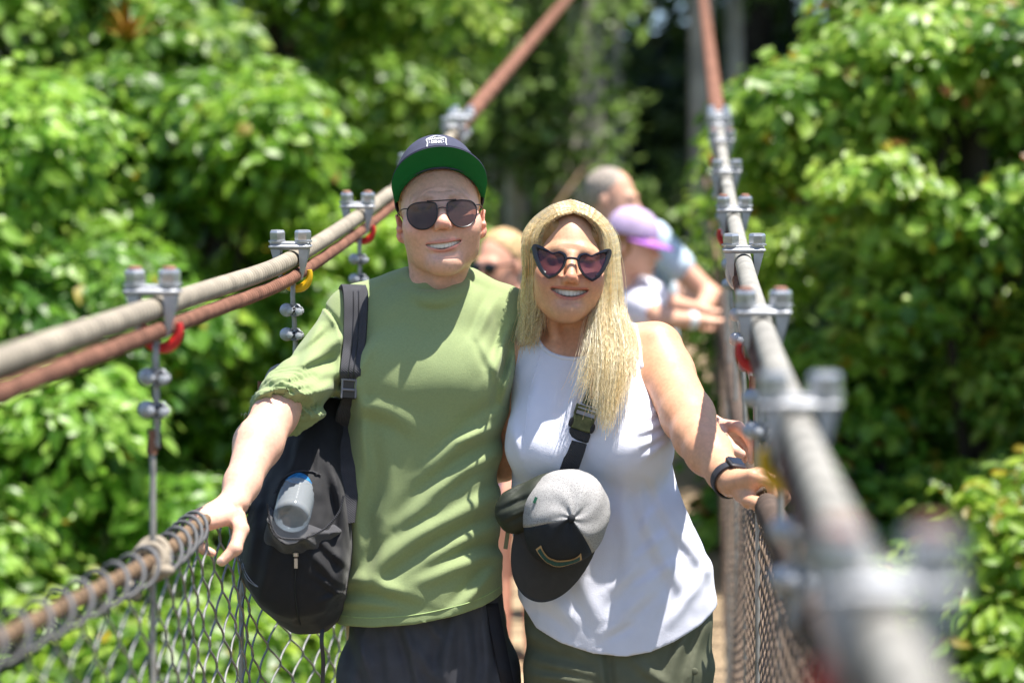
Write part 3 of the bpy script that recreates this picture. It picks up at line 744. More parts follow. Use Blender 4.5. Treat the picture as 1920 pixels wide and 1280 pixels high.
hand(S, ww, mc, fg, [P(1390, 925, -.40), P(1404, 938, -.435), P(1420, 944, -.455), P(1434, 948, -.462)], fr=.0082)
S.rc(P(1382, 905, -.39), P(1412, 905, -.43), .020, .015, .014)
er = P(942, 868, .12); S.chain([P(978, 668, .045), P(955, 760, .07), er], [.045, .043, .038], .02)
m1 = S.mesh()
S2 = SDF([P(760, 0)[0], 4.75, P(0, 960)[2]], [P(980, 0)[0], 5.12, P(0, 820)[2]], .005)
S2.chain([er, P(880, 885, .2), P(800, 890, .22)], [.038, .033, .026], .02); S2.el(P(790, 890, .22), (.04, .02, .05), .02)
S3 = SDF([-.12, 4.5, -.02], [.5, 5.05, 1.2], .010)
S3.loft([(.62, .19, 4.77, .14, .10), (.85, .195, 4.77, .15, .10), (1.1, .16, 4.77, .13, .10)])
for sx, fx in ((-1, .09), (1, .29)):
    S3.chain([(.19+sx*.08, 4.77, .8), (.19+sx*.085, 4.76, .45), (fx, 4.8, .1)], [.08, .05, .035], .03); S3.rc((fx, 4.82, .045), (fx+sx*.02, 4.66, .035), .035, .03, .02)
v, f = join([m1, S2.mesh(), S3.mesh()])
wbody = mesh_obj('body', v, f, M_tan, woman, col=skin_colors(v, HW, QW, SK2, .15))
teeth('teeth', HW, QW, mat('white_teeth', (.82, .79, .72, 1), .2, .5, var=.03), woman)

# ---- sleeveless top
S = SDF([P(935, 0)[0], 4.50, P(0, 1235)[2]], [P(1365, 0)[0], 5.02, P(0, 590)[2]], .0037)
T2 = [(a, b, c, d+.006, e+.007) for a, b, c, d, e in torso[:7]]
T2 += [px(960, 956, 1292, .120, .038), px(1010, 960, 1318, .124, .038), px(1060, 966, 1338, .126, .038), px(1130, 972, 1349, .130, .038), px(1230, 985, 1346, .132, .038)]
S.loft(T2, .02, n=2.35)
S.rc(P(1018, 640, .045), P(985, 655, .045), .040, .045, .025); S.rc(P(1130, 632, .045), P(1222, 652, .045), .040, .050, .025)
S.el(P(1028, 842, -.055), (.072, .062, .052), .05); S.el(P(1182, 846, -.055), (.075, .064, .053), .05)   # bust
S.el(P(1025, 815, -.05), (.060, .04, .07), .06); S.el(P(1182, 815, -.05), (.062, .04, .07), .06)
cr = [(1250, 795, 1195, 815, .008, .006), (1252, 812, 1200, 842, .008, .006), (1252, 830, 1208, 862, .008, .006), (1235, 770, 1180, 800, .007, .004, -.006), (1120, 890, 1110, 1080, .018, .006, .01), (1165, 900, 1170, 1100, .016, .005, -.008),
      (1080, 1000, 1130, 1180, .02, .006, .01), (1230, 900, 1330, 1080, .014, .006, .01), (1200, 920, 1290, 1130, .016, .006, .01), (1140, 1110, 1200, 1060, .012, .006), (1150, 1160, 1230, 1100, .012, .007), (1130, 1185, 1190, 1150, .010, .006),
      (1240, 950, 1200, 1000, .01, .004), (1255, 1000, 1190, 1050, .01, .005), (1270, 1050, 1180, 1110, .01, .005), (1000, 1120, 1090, 1180, .016, .005, -.01), (1330, 1050, 1250, 1180, .012, .005), (1040, 870, 1120, 960, .016, .005, -.012),
      (960, 800, 980, 870, .01, .004), (1100, 690, 1060, 830, .012, .004, .01), (1010, 690, 985, 800, .012, .003)]
S.disp(creases(cr, 4.76), .03)
S.disp(lambda p: .0016*vnoise(p*np.array([1, 1, .7]), 20)+.0008*vnoise(p*np.array([1, 1, .7]), 55), .03)
S.rc(P(1064, 560, .0), P(1072, 668, .03), .0595, .056, .002, '-')
neckl = [(1004, 612), (1008, 632), (1018, 650), (1036, 663), (1062, 670), (1092, 670), (1122, 660), (1142, 640), (1150, 604)]
arml = [(1192, 604), (1199, 640), (1203, 680), (1214, 720), (1228, 752), (1246, 782), (1256, 800)]
hemw = [(1351, 1132), (1310, 1166), (1260, 1193), (1215, 1211), (1170, 1219), (1110, 1214), (1050, 1196), (1005, 1172), (972, 1122)]
poly = [P(a, c)[[0, 2]] for a, c in neckl+arml+[(1275, 860), (1310, 950), (1375, 1050)]+hemw+[(940, 1100), (940, 850), (953, 790), (951, 730), (957, 680), (968, 648), (984, 622)]]
S.clip_poly(poly); TK = S
v, f = S.mesh(); tank = mesh_obj('tank_top', v, f, M_tank, woman)
b = MB()
pts = []
for a, c in spline(neckl, 50):
    q = P(a, c+1.5, 0); y = S.front(q[0], q[2]-.003)
    if y: pts.append((q[0], y+.001, q[2]))
if len(pts) > 6: b.tube(pts, .0042, 8)
pts = []
for a, c in spline(arml, 40):
    q = P(a-2, c, 0); y = S.front(q[0]-.004, q[2])
    if y: pts.append((q[0], y+.001, q[2]))
if len(pts) > 6: b.tube(pts, .0042, 8)
b.build('binding', M_tank, tank)
b = MB()                     # princess seam on the chest
for line in ([(1012, 664), (1003, 700), (992, 740), (986, 790), (980, 830)],):
    pts = []
    for a, c in spline(line, 30):
        q = P(a, c, -.06); y = S.front(q[0], q[2])
        if y: pts.append((q[0], y+.0002, q[2]))
    b.tube(pts, .0011, 5)
b.build('seam', M_tank, tank)

# ---- trousers
S = SDF([P(960, 0)[0]-.02, 4.55, .02], [P(1365, 0)[0], 5.02, P(0, 1100)[2]], .005)
S.loft([px(1105, 982, 1336, .106, .036), px(1160, 984, 1338, .110, .036), px(1215, 986, 1338, .116, .036), px(1250, 984, 1342, .124, .036), px(1300, 986, 1334, .126, .036), px(1360, 990, 1325, .13, .035)], .02, n=2.3)
cx = (P(985, 0)[0]+P(1335, 0)[0])/2
for sx, fx in ((-1, .095), (1, .30)):
    S.chain([(cx+sx*.088, 4.76, .82), (cx+sx*.092, 4.76, .46), (fx, 4.80, .10)], [.092, .07, .055], .012)
S.disp(creases([(1140, 1215, 1152, 1310, .010, -.012), (1000, 1150, 1100, 1225, .012, .006), (990, 1190, 1120, 1235, .012, .006), (1000, 1235, 1120, 1262, .010, .006), (1180, 1225, 1270, 1300, .012, .006), (1300, 1160, 1250, 1290, .012, .007), (1330, 1140, 1290, 1300, .01, .006), (1000, 1265, 1110, 1280, .01, .005)], 4.72), .03)
S.disp(lambda p: .0022*vnoise(p, 22), .03)
v, f = S.mesh(); trs = mesh_obj('trousers', v, f, M_pants, woman)
b = MB(); q = P(1298, 1250); b.ell((q[0], (S.front(q[0], q[2]) or 4.65)-.001, q[2]), (.007, .002, .007)); b.build('rivet', M_pants, trs)
b = MB()
for sx, fx in ((-1, .095), (1, .30)):
    b.ell((fx+sx*.01, 4.75, .045), (.045, .13, .045)); b.box((fx+sx*.01, 4.75, .013), (.082, .25, .024)); b.build('shoe', M_shoe, woman); b = MB()

# ---- heart-shaped sunglasses
sg = thing('sunglasses', None, None, HW.w(0, -.1, 0)); sg.parent = woman; sg.location = tuple(HW.w(0, -.1, 0)-np.array(woman.location))
def heart(sx):
    o = [(.0085, .002), (.0125, .0115), (.0235, .0160), (.032, .0138), (.038, .0130), (.047, .0182), (.058, .0245), (.0715, .0285), (.0765, .0225), (.074, .0090), (.066, -.011), (.0555, -.0275), (.0435, -.0365), (.0385, -.0365), (.026, -.0300), (.0145, -.0160)]
    return [(sx*x, z) for x, z in o]
b = MB(); KG = 4.2
for sx in (-1, 1):
    hp = np.array(heart(sx)); o = spline(list(hp)+[hp[0]], 80)[:-1]; c = np.array([sx*.038, -.006])
    Nn = len(o); rows = []
    for k in range(Nn):
        x, z = o[k]; inn = c+(o[k]-c)*np.array([.70, .70]) if abs(x) > .05 else c+(o[k]-c)*.80
        for (q, dy) in ((o[k], 0), (o[k]*.97+inn*.03, -.0030), (o[k]*.3+inn*.7, -.0034), (inn, -.001), (inn, .0015), (o[k], .002)): rows.append(HW.w(q[0], -.1085+KG*q[0]**2+dy, q[1]))
    fr = [(k*6+j, ((k+1) % Nn)*6+j, ((k+1) % Nn)*6+(j+1) % 6, k*6+(j+1) % 6) for k in range(Nn) for j in range(6)]
    if sx < 0: fr = [q[::-1] for q in fr]
    b.add(rows, fr)
    inner = [HW.w(q[0], -.1085+KG*q[0]**2, q[1]) for q in [(c+(p-c)*.80) for p in o]]
    lens_fan(inner, .001, HW, M_lens2, 'lens', sg)
b.tube(spline([HW.w(-.013, -.1105, .001), HW.w(-.006, -.112, .0035), HW.w(.006, -.112, .0035), HW.w(.013, -.1105, .001)], 12), .0026, 8)
for sx in (-1, 1):
    b.tube(spline([HW.w(sx*.0735, -.1075+KG*.0735**2, .022), HW.w(sx*.0755, -.06, .020), HW.w(sx*.0735, 0, .012), HW.w(sx*.0715, .03, -.01)], 16), .0026, 8)
b.build('frame', M_blackplastic, sg)

# ---- wrist watch
wt = thing('wristwatch', None, None, ww); wt.parent = woman; wt.location = tuple(ww-np.array(woman.location))
M_strap = mat('dark_strap', (.025, .025, .035, 1), .5, .4); M_face = mat('watch_face', (.01, .01, .014, 1), .08, .7)
ax = (ww-ew); ax /= np.linalg.norm(ax); c0 = ww-ax*.012
u = np.cross(ax, [0, -1, .2]); u /= np.linalg.norm(u); vv_ = np.cross(ax, u)
pts = [c0+u*.0315*math.cos(a)+vv_*.0315*math.sin(a) for a in np.linspace(0, 2*np.pi, 41)]
b = MB(); nn = np.array([(p-c0)/np.linalg.norm(p-c0) for p in pts]); v, f = ribbon(np.array(pts)-nn*.0012, ax, .019, .0034, nn); b.add(v, f); b.build('strap', M_strap, wt)
up = np.array([.25, -.15, 1]); up -= ax*(up @ ax); up /= np.linalg.norm(up); sd = np.cross(ax, up)
Rw = np.stack([ax, sd, up], 1); b = MB(); b.box(c0+up*.0345, (.034, .030, .009), Rw, .3); b.build('case', M_strap, wt); b = MB(); b.box(c0+up*.0391, (.028, .025, .001), Rw, .2); b.build('screen', M_face, wt)

# ---- hair: a soft under-mass and several thousand strands
M_hair = mat('blonde_hair', rough=.4, spec=.45, attr='Col', var=.1, vscale=80, trans=.4)
guides_r = [  # falling on the viewer's right: (local x, y, z) from the parting down over the shoulder, front to back
    [(.002, -.068, .096), (.034, -.074, .084), (.062, -.062, .056), (.072, -.050, .008), (.070, -.045, -.055), (.060, -.060, -.115), (.052, -.088, -.180), (.040, -.100, -.240), (.034, -.106, -.262)],
    [(.002, -.058, .1035), (.038, -.060, .095), (.078, -.044, .050), (.085, -.030, -.005), (.086, -.030, -.065), (.082, -.062, -.130), (.080, -.098, -.200), (.076, -.112, -.270), (.074, -.116, -.330)],
    [(.002, -.030, .118), (.042, -.032, .1045), (.088, -.020, .055), (.097, -.008, .0), (.102, -.010, -.065), (.106, -.056, -.135), (.100, -.100, -.205), (.094, -.114, -.275), (.088, -.118, -.345)],
    [(.002, .010, .126), (.044, .010, .111), (.092, .014, .060), (.104, .016, .0), (.114, .010, -.070), (.126, -.030, -.125), (.122, -.084, -.180), (.116, -.102, -.240), (.108, -.108, -.300)],
    [(.003, .050, .125), (.046, .056, .108), (.088, .055, .060), (.101, .052, 0), (.112, .046, -.070), (.130, .016, -.115), (.138, -.030, -.150), (.138, -.072, -.195), (.132, -.086, -.240)],
    [(.0, .085, .102), (.046, .092, .092), (.076, .095, .050), (.088, .094, 0), (.095, .092, -.070), (.100, .090, -.120), (.104, .086, -.16), (.104, .086, -.20), (.10, .086, -.24)]]
guides_l = [
    [(.000, -.068, .096), (-.033, -.074, .084), (-.061, -.061, .056), (-.072, -.044, .008), (-.0735, -.028, -.05), (-.071, -.012, -.100), (-.069, -.004, -.135), (-.070, .006, -.155)],
    [(-.001, -.058, .1035), (-.038, -.060, .095), (-.076, -.044, .050), (-.083, -.026, -.005), (-.085, -.015, -.055), (-.083, -.006, -.105), (-.080, .004, -.140), (-.082, .012, -.165)],
    [(-.001, -.030, .118), (-.042, -.032, .1045), (-.085, -.018, .055), (-.092, -.002, 0), (-.094, .005, -.055), (-.092, .012, -.105), (-.090, .018, -.145), (-.092, .026, -.175)],
    [(-.001, .010, .126), (-.044, .010, .111), (-.089, .018, .060), (-.097, .026, 0), (-.099, .032, -.055), (-.096, .035, -.110), (-.094, .038, -.150), (-.096, .042, -.190)],
    [(.000, .050, .125), (-.045, .056, .108), (-.084, .058, .060), (-.094, .060, 0), (-.096, .062, -.060), (-.093, .064, -.115), (-.090, .066, -.160), (-.090, .068, -.20)],
    [(.0, .085, .102), (-.044, .092, .092), (-.072, .095, .050), (-.082, .094, 0), (-.085, .092, -.060), (-.083, .09, -.115), (-.08, .09, -.16), (-.08, .09, -.21)]]
_n = TK.d < 0; FRONT = np.where(_n.any(1), TK.lo[1]+TK.h*_n.argmax(1), 99.0)
for _ in range(4): FRONT[1:-1, 1:-1] = np.minimum(FRONT[1:-1, 1:-1], np.minimum(FRONT[2:, 1:-1], FRONT[:-2, 1:-1]))
def hair_strands(guides, n, seed, spread):
    r = np.random.default_rng(seed); K = 34
    G = np.array([spline(g, K) for g in guides]); G[:, :, 0] *= np.where(G[:, :, 0] < 0, 1-.13*np.clip((.04-G[:, :, 2])/.06, 0, 1), 1); G = np.stack([spline(G[:, j_], 26) for j_ in range(K)], 1); G[:, :, 0] *= 1-.09*np.clip((.09-G[:, :, 2])/.05, 0, 1)*np.clip((G[:, :, 2]+.16)/.06, 0, 1); V = []; Fc = []; Cc = []; base = 0
    nclump = n//12; cs = r.uniform(0, len(G)-1.001, nclump)
    for i in range(n):
        cidx = r.integers(nclump); s0 = np.clip(cs[cidx]+r.normal(0, .75), 0, len(G)-1.001); k = int(s0); t = s0-k
        pth = G[k]*(1-t)+G[k+1]*t; kk = np.linspace(0, 1, K)
        cr_ = np.random.default_rng(cidx+seed*1000); cw = cr_.normal(0, 1, 3); ph = cr_.uniform(0, 6.28, 2)
        depth = r.uniform(0, 1)**1.3*.020
        out = pth.copy(); out[:, 2] -= -.01; nrm = pth/np.linalg.norm(pth+1e-9, axis=1)[:, None]*np.array([1, 1, .5])
        fly = r.random() < .11
        pth = pth-nrm*(depth*np.clip(.25+kk*1.0, 0, 1))[:, None]
        amp = spread*(kk**1.5)
        pth = pth+amp[:, None]*(cw*.006+r.normal(0, .0042, 3))[None]
        pth[:, 0] += (.0045*np.sin(kk*8+ph[0])*cw[0]+.0035*np.sin(kk*17+ph[1]+r.normal(0, .4)))*kk; pth[:, 1] += .006*np.sin(kk*9+ph[1])*kk*cw[1]
        if fly: pth = pth+nrm*(r.uniform(.002, .009)*np.sin(kk*np.pi*r.uniform(.8, 2))**2)[:, None]+r.normal(0, .006, 3)[None]*(kk**2)[:, None]
        pth[:, 0] += r.normal(0, .0020)*np.clip(1-kk*9, 0, 1); pth[:, 2] += abs(r.normal(0, .0012))*np.clip(1-kk*5, 0, 1)
        if seed == 3: pth[:, 0] += (.088+.02*cw[2]-pth[:, 0])*.42*kk**3.5*np.clip((pth[:, 0]-.03)/.03, 0, 1)
        ln = int(K*np.clip((1-abs(r.normal(0, .10)))*(1-abs(cr_.normal(0, .12))), .5, 1)); pth = pth[:ln]
        w_ = r.uniform(.00042, .00085)*np.linspace(1, .45, ln)
        W = pth @ HW.R.T+HW.c
        gi = np.clip(((W[:, 0]-TK.lo[0])/TK.h).astype(int), 0, TK.n[0]-1); gk = np.clip(((W[:, 2]-TK.lo[2])/TK.h).astype(int), 0, TK.n[2]-1)
        lim = FRONT[gi, gk]-.004-.012*r.random()-depth*.3; W[:, 1] = np.where((pth[:, 2] < -.13), np.minimum(W[:, 1], np.where(pth[:, 1] < .02, lim, 99)), W[:, 1])
        tt = np.gradient(W, axis=0); tt /= np.linalg.norm(tt, axis=1)[:, None]+1e-9; a = r.normal(0, 1, 3); n1 = np.cross(tt, a); n1 /= np.linalg.norm(n1, axis=1)[:, None]+1e-9; n2 = np.cross(tt, n1)
        ring = np.stack([W+w_[:, None]*(math.cos(q)*n1+math.sin(q)*n2) for q in (0, 2.094, 4.189)], 1).reshape(-1, 3); V.append(ring)
        idx = base+np.arange((ln-1)*3).reshape(ln-1, 3)
        Fc.append(np.stack([idx, np.roll(idx, -1, 1), np.roll(idx, -1, 1)+3, idx+3], 2).reshape(-1, 4)); base += ln*3
        shade = (.88+.24*cr_.random()+.10*r.normal()); warm = np.clip(.5+.3*cr_.normal()+.2*r.normal(), 0, 1)
        tip = np.array([.95, .485, .235])*(1-warm)+np.array([.85, .335, .12])*warm; root = np.array([.66, .30, .12])
        m = np.clip(np.arange(ln)/K*4.0, 0, 1)[:, None]; cc = (root*(1-m)+tip*m)*np.clip(shade, .45, 1.25); Cc.append(np.repeat(cc, 3, 0))
    return np.concatenate(V), np.concatenate(Fc), np.concatenate(Cc)
A = hair_strands(guides_r, 6500, 3, 1.5); B_ = hair_strands(guides_l, 4200, 4, 1.15)
v = np.concatenate([A[0], B_[0]]); f = np.concatenate([A[1], B_[1]+len(A[0])]); c = np.concatenate([A[2], B_[2]])
# under-mass
S = SDF(HW.c-np.array([.19, .2, .40]), HW.c+np.array([.20, .2, .16]), .005)
S.el(HW.w(0, .026, .034), (.072, .096, .084), .001, R=HW.R)
for G, sx in ((guides_r, 1), (guides_l, -1)):
    for gi, g in enumerate(G[1:]):
        q = spline(g, 14)[3:-2]; ctr = np.array([0, .02, 0]); q = q-np.stack([np.sign(q[:, 0])*.024, 0*q[:, 0]-.014*(np.arange(len(q)) > 3), 0*q[:, 0]], 1)
        S.chain([HW.w(*p) for p in q], np.linspace(.012, .006, len(q)), .018)
i = np.argwhere(S.d < .03); p = S.lo+S.h*i; L = HW.l(p)
lim = np.where((L[:, 2] > -.13), np.minimum((-.052)-L[:, 1]+np.clip(L[:, 2]-.04, 0, 1)*-.9, .066+.0*L[:, 0]-np.abs(L[:, 0])), -1)
S.d[i[:, 0], i[:, 1], i[:, 2]] = np.maximum(S.d[i[:, 0], i[:, 1], i[:, 2]], lim)
v2, f2 = S.mesh(); c2 = np.tile(np.array([.52, .30, .12]), (len(v2), 1))*(1+.25*vnoise(v2*np.array([1, 1, .15]), 260))[:, None]
M_strand = bpy.data.materials.new('blonde_strands'); M_strand.use_nodes = True; nt = M_strand.node_tree; nt.nodes.clear()
hb = nt.nodes.new('ShaderNodeBsdfHairPrincipled'); hb.parametrization = 'COLOR'; hb.inputs['Roughness'].default_value = .32; hb.inputs['Radial Roughness'].default_value = .45
at = nt.nodes.new('ShaderNodeAttribute'); at.attribute_name = 'Col'; nt.links.new(at.outputs['Color'], hb.inputs['Color']); mo = nt.nodes.new('ShaderNodeOutputMaterial'); nt.links.new(hb.outputs[0], mo.inputs['Surface'])
hair = mesh_obj('hair', v, f, M_strand, woman, col=np.clip(c, .02, .93))
mesh_obj('hair_underlayer', v2, f2, M_hair, hair, col=c2)
# ================================================================== things the couple carry
M_pack = mat('black_nylon', (.011, .011, .014, 1), .7, .3, var=.15, vscale=40, bump=.35, bscale=900, sheen=.12)
M_packgrey = mat('charcoal_webbing', (.048, .048, .056, 1), .8, .3, var=.12, vscale=60, bump=.5, bscale=1400, weave=120)
M_buckle = mat('black_buckle', (.02, .02, .024, 1), .3, .5)
M_rim = mat('grey_buckle_edge', (.22, .22, .25, 1), .35, .5)
M_steel = mat('zip_steel', (.55, .47, .42, 1), .3, .5, metal=.8)
pack = thing('backpack', 'black backpack with mesh bottle pocket hanging from the man\'s right shoulder', 'backpack', P(565, 1180, .02))
S = SDF([P(425, 0)[0], 4.50, P(0, 1200)[2]], [P(690, 0)[0], 4.96, P(0, 730)[2]], .0037)
pk = lambda py, l, r, hd, cy=.02: (P(0, py, cy)[2], (P(l, 0)[0]+P(r, 0)[0])/2, Y0+cy, (P(r, 0)[0]-P(l, 0)[0])/2, hd)
S.loft([pk(745, 590, 645, .035, .06), pk(790, 545, 650, .06, .05), pk(850, 508, 655, .085, .03), pk(910, 482, 660, .105, .015), pk(980, 458, 664, .118, .005), pk(1040, 442, 664, .120, .005), pk(1090, 456, 657, .112, .01), pk(1135, 486, 648, .095, .015), pk(1165, 518, 632, .07, .02), pk(1184, 545, 612, .04, .025)], .02, n=2.3)
S.el(P(555, 1070, -.085), (.085, .035, .085), .05)
crp = [(545, 880, 500, 1000, .012, .009, .005), (620, 870, 655, 1040, .012, .010, -.008), (635, 900, 640, 1090, .010, .007), (480, 960, 470, 1080, .012, .006), (590, 1040, 640, 1100, .008, .006), (600, 1010, 650, 1060, .008, .006), (600, 1080, 645, 1120, .006, .006), (640, 1110, 600, 1130, .006, .005), (560, 830, 550, 890, .008, .006), (600, 830, 600, 890, .008, .005), (520, 1000, 480, 1120, .012, .006), (560, 1060, 560, 1170, .006, -.004)]
S.disp(creases(crp, 4.72), .03); S.disp(lambda p: .0025*vnoise(p, 24)+.0012*vnoise(p, 60), .03)
PK = S; v, f = S.mesh(); pbody = mesh_obj('pack_body', v, f, M_pack, pack)
# stretch pocket on the side that faces us
ax0 = P(546, 972, -.155); ax1 = ax0+np.array([.05, .88, .46])*.2
axd = (ax1-ax0)/np.linalg.norm(ax1-ax0)
S = SDF([P(485, 0)[0], 4.45, P(0, 1060)[2]], [P(655, 0)[0], 4.80, P(0, 860)[2]], .0032)
S.rc(ax0+axd*.0, ax0+axd*.10, .046, .05, .01); S.el(P(590, 965, -.085), (.062, .05, .055), .03); S.el(P(548, 1005, -.10), (.055, .045, .04), .03)
S.rc(ax0-axd*.12, ax0+axd*.2, .0385, .0385, .004, '-')
pln = ax0+axd*.008
i = np.argwhere(S.d < .05); p = S.lo+S.h*i; nn = axd*.35+np.array([.30, -.55, .75]); nn /= np.linalg.norm(nn)
S.d[i[:, 0], i[:, 1], i[:, 2]] = np.maximum(S.d[i[:, 0], i[:, 1], i[:, 2]], (p-P(560, 985, -.14)) @ nn)
S.disp(creases([(560, 1000, 600, 1030, .008, .005), (600, 950, 640, 1000, .01, .005), (520, 1000, 540, 1030, .007, .005)], 4.66), .02); S.disp(lambda p: .0015*vnoise(p, 50), .02)
v, f = S.mesh(); mesh_obj('bottle_pocket', v, f, mat('mesh_pocket', (.04, .04, .047, 1), .8, .3, bump=.6, bscale=1200, sheen=.2), pack)
b = MB()
for path, off, r in (([(506, 940), (512, 975), (525, 1000), (548, 1006), (580, 1003), (615, 985), (640, 955), (648, 925)], .006, .0022), ([(512, 925), (525, 900), (550, 886), (580, 886), (598, 893)], .003, .0018)):
    pts = []
    for a, c in spline(path, 30):
        q = P(a, c, -.12); y = PK.front(q[0], q[2]); pts.append((q[0], min((y or 4.7), ax0[1]+.01 if r > .002 else 9)-off-.02*(r > .002), q[2]))
    b.tube(pts, r, 6); b.build('pocket_piping', M_packgrey, pack); b = MB()

def front_of(*fs):
    def g(x, z):
        ys = [y for y in (q.front(x, z) for q in fs) if y]
        return min(ys) if ys else None
    return g
b = MB(); pts = []
for c in np.linspace(1040, 1175, 30):
    q = P(557+2*math.sin(c/20), c, -.1); y = PK.front(q[0], q[2]); pts.append((q[0], (y or 4.65)-.001, q[2]))
b.tube(pts, .0016, 5); b.build('zip', M_buckle, pack)
b = MB(); q = P(556, 1038, -.12); y = PK.front(q[0], q[2])-.006
b.box((q[0], y, q[2]), (.010, .006, .010), None, .3); b.box((q[0]+.0005, y-.003, q[2]-.016), (.007, .0025, .020), None, .3); b.build('zip_pull', M_steel, pack)
b = MB()
for dx in (0, 6):
    pts = []
    for a, c in spline([(449+dx, 1046), (458+dx, 1066), (472+dx, 1084), (487+dx*.5, 1093)], 14):
        q = P(a, c, -.05); y = PK.front(q[0], q[2]); pts.append((q[0], (y or 4.7)-.001, q[2]))
    b.tube(pts, .0011, 5)
b.build('reflective_piping', M_rim, pack)
def strap(path_px, fr, width, off, wd=(1, 0, 0), thick=.004, pre=[], post=[], n=40):
    pts = list(pre); last = None
    for a, c in spline(path_px, n):
        q = P(a, c, -.05); y = fr(q[0], q[2]); y = last if y is None else y
        if y is None: continue
        last = y; pts.append(np.array([q[0], y-off, q[2]]))
    pts += list(post); pts = np.array(pts)
    for _ in range(5): pts[1:-1] = (pts[:-2]+2*pts[1:-1]+pts[2:])/4
    t = np.gradient(pts, axis=0); t /= np.linalg.norm(t, axis=1)[:, None]+1e-9
    w_ = np.array(wd, float)[None]-t*(t @ np.array(wd, float))[:, None]; w_ /= np.linalg.norm(w_, axis=1)[:, None]; nr = np.cross(w_, t)
    flip = nr[len(nr)//2][1] > 0
    nr = -nr if flip else nr
    return pts, w_, nr
pre = [P(632, 700, .19), P(640, 640, .185), P(648, 575, .16), P(655, 538, .10), P(659, 527, .055), P(662, 530, .015)]
pts, wv, nr = strap([(663, 545), (665, 580), (664, 640), (660, 690), (657, 715)], SH.front, .05, .004, pre=pre)
v, f = ribbon(pts, wv, np.linspace(.052, .040, len(pts)), .008, nr); st = mesh_obj('shoulder_strap', v, f, M_packgrey, pack, auto=40)
b = MB()
for dx in (-.004, .006):
    pp = pts+wv*dx+nr*.0085; b.tube(pp[8:], .0011, 4)
b.build('strap_seam', M_buckle, st)
fr2 = front_of(SH, PK)
q = P(655, 728, -.06); y = SH.front(q[0], q[2])-.010
b = MB(); b.box((q[0], y, q[2]), (.030, .010, .040), rot(0, 0, 4), .25); b.build('buckle', M_buckle, pack)
b = MB()
for dz in (.017, -.002): b.box((q[0]-.001, y-.006, q[2]+dz), (.029, .005, .0055), rot(0, 0, 4), .4)
for dx in (-.0135, .0135): b.box((q[0]+dx, y-.006, q[2]), (.004, .006, .038), rot(0, 0, 4), .4)
b.build('buckle_frame', M_rim, pack)
pts, wv, nr = strap([(653, 742), (648, 780), (642, 830), (643, 880), (650, 930), (657, 980)], fr2, .05, .004, wd=(1, 0, .12))
v, f = ribbon(pts, wv, np.interp(np.linspace(0, 1, len(pts)), [0, .1, .35, .8, 1], [.026, .036, .056, .046, .02]), .005, nr); mesh_obj('strap_wing', v, f, M_packgrey, pack, auto=40)
b = MB(); pp = spline([P(606, 1165, -.02), P(603, 1200, -.03), P(606, 1240, -.03), P(604, 1300, -.03)], 20); v, f = ribbon(pp, (1, 0, 0), .008, .0015, (0, -1, 0)); b.add(v, f); b.build('loose_strap', M_buckle, pack)

# ---- water bottle
bot = thing('water_bottle', 'clear plastic water bottle with blue label tucked in the backpack pocket', 'bottle', ax0)
def glassy(name, col, rough=.08, alpha=.5):
    m = bpy.data.materials.new(name); m.use_nodes = True; nt = m.node_tree; N = nt.nodes; L = nt.links; b = N['Principled BSDF']
    b.inputs['Base Color'].default_value = col; b.inputs['Roughness'].default_value = rough; b.inputs['Specular IOR Level'].default_value = .8; b.inputs['Coat Weight'].default_value = .5
    t = N.new('ShaderNodeBsdfTransparent'); t.inputs['Color'].default_value = (.85, .9, .95, 1); mx = N.new('ShaderNodeMixShader'); mx.inputs['Fac'].default_value = alpha
    L.new(t.outputs[0], mx.inputs[1]); L.new(b.outputs[0], mx.inputs[2]); L.new(mx.outputs[0], N['Material Output'].inputs['Surface']); return m
M_pet = glassy('clear_plastic', (.55, .60, .65, 1), .06, .36); M_label = mat('blue_label', (.03, .20, .48, 1), .3, .5, var=.5, vscale=120)
zz = axd; xx = np.cross([0, 1, 0.01], zz); xx /= np.linalg.norm(xx); RB = np.stack([xx, np.cross(zz, xx), zz], 1)
b = MB(); prof = [(.004, .006), (.012, .0055), (.020, .003), (.026, 0), (.031, .0015), (.0345, .007), (.0355, .014)]
for k in range(7): prof += [(.0355, .018+.010*k), (.0338, .0205+.010*k), (.0338, .0235+.010*k), (.0355, .026+.010*k)]
prof += [(.0355, .092), (.034, .16), (.03, .18), (.016, .205), (.0135, .21), (.0135, .222)]
b.lathe(ax0, prof, 32, RB); bo = b.build('bottle_shell', M_pet, bot, auto=50)
b = MB(); b.lathe(ax0, [(.0362, .093), (.0362, .150)], 32, RB); lb = b.build('label', M_label, bot, auto=50)
b = MB(); b.lathe(ax0, [(.0145, .212), (.0155, .214), (.0155, .230), (.013, .232)], 20, RB); b.build('cap', M_label, bot)

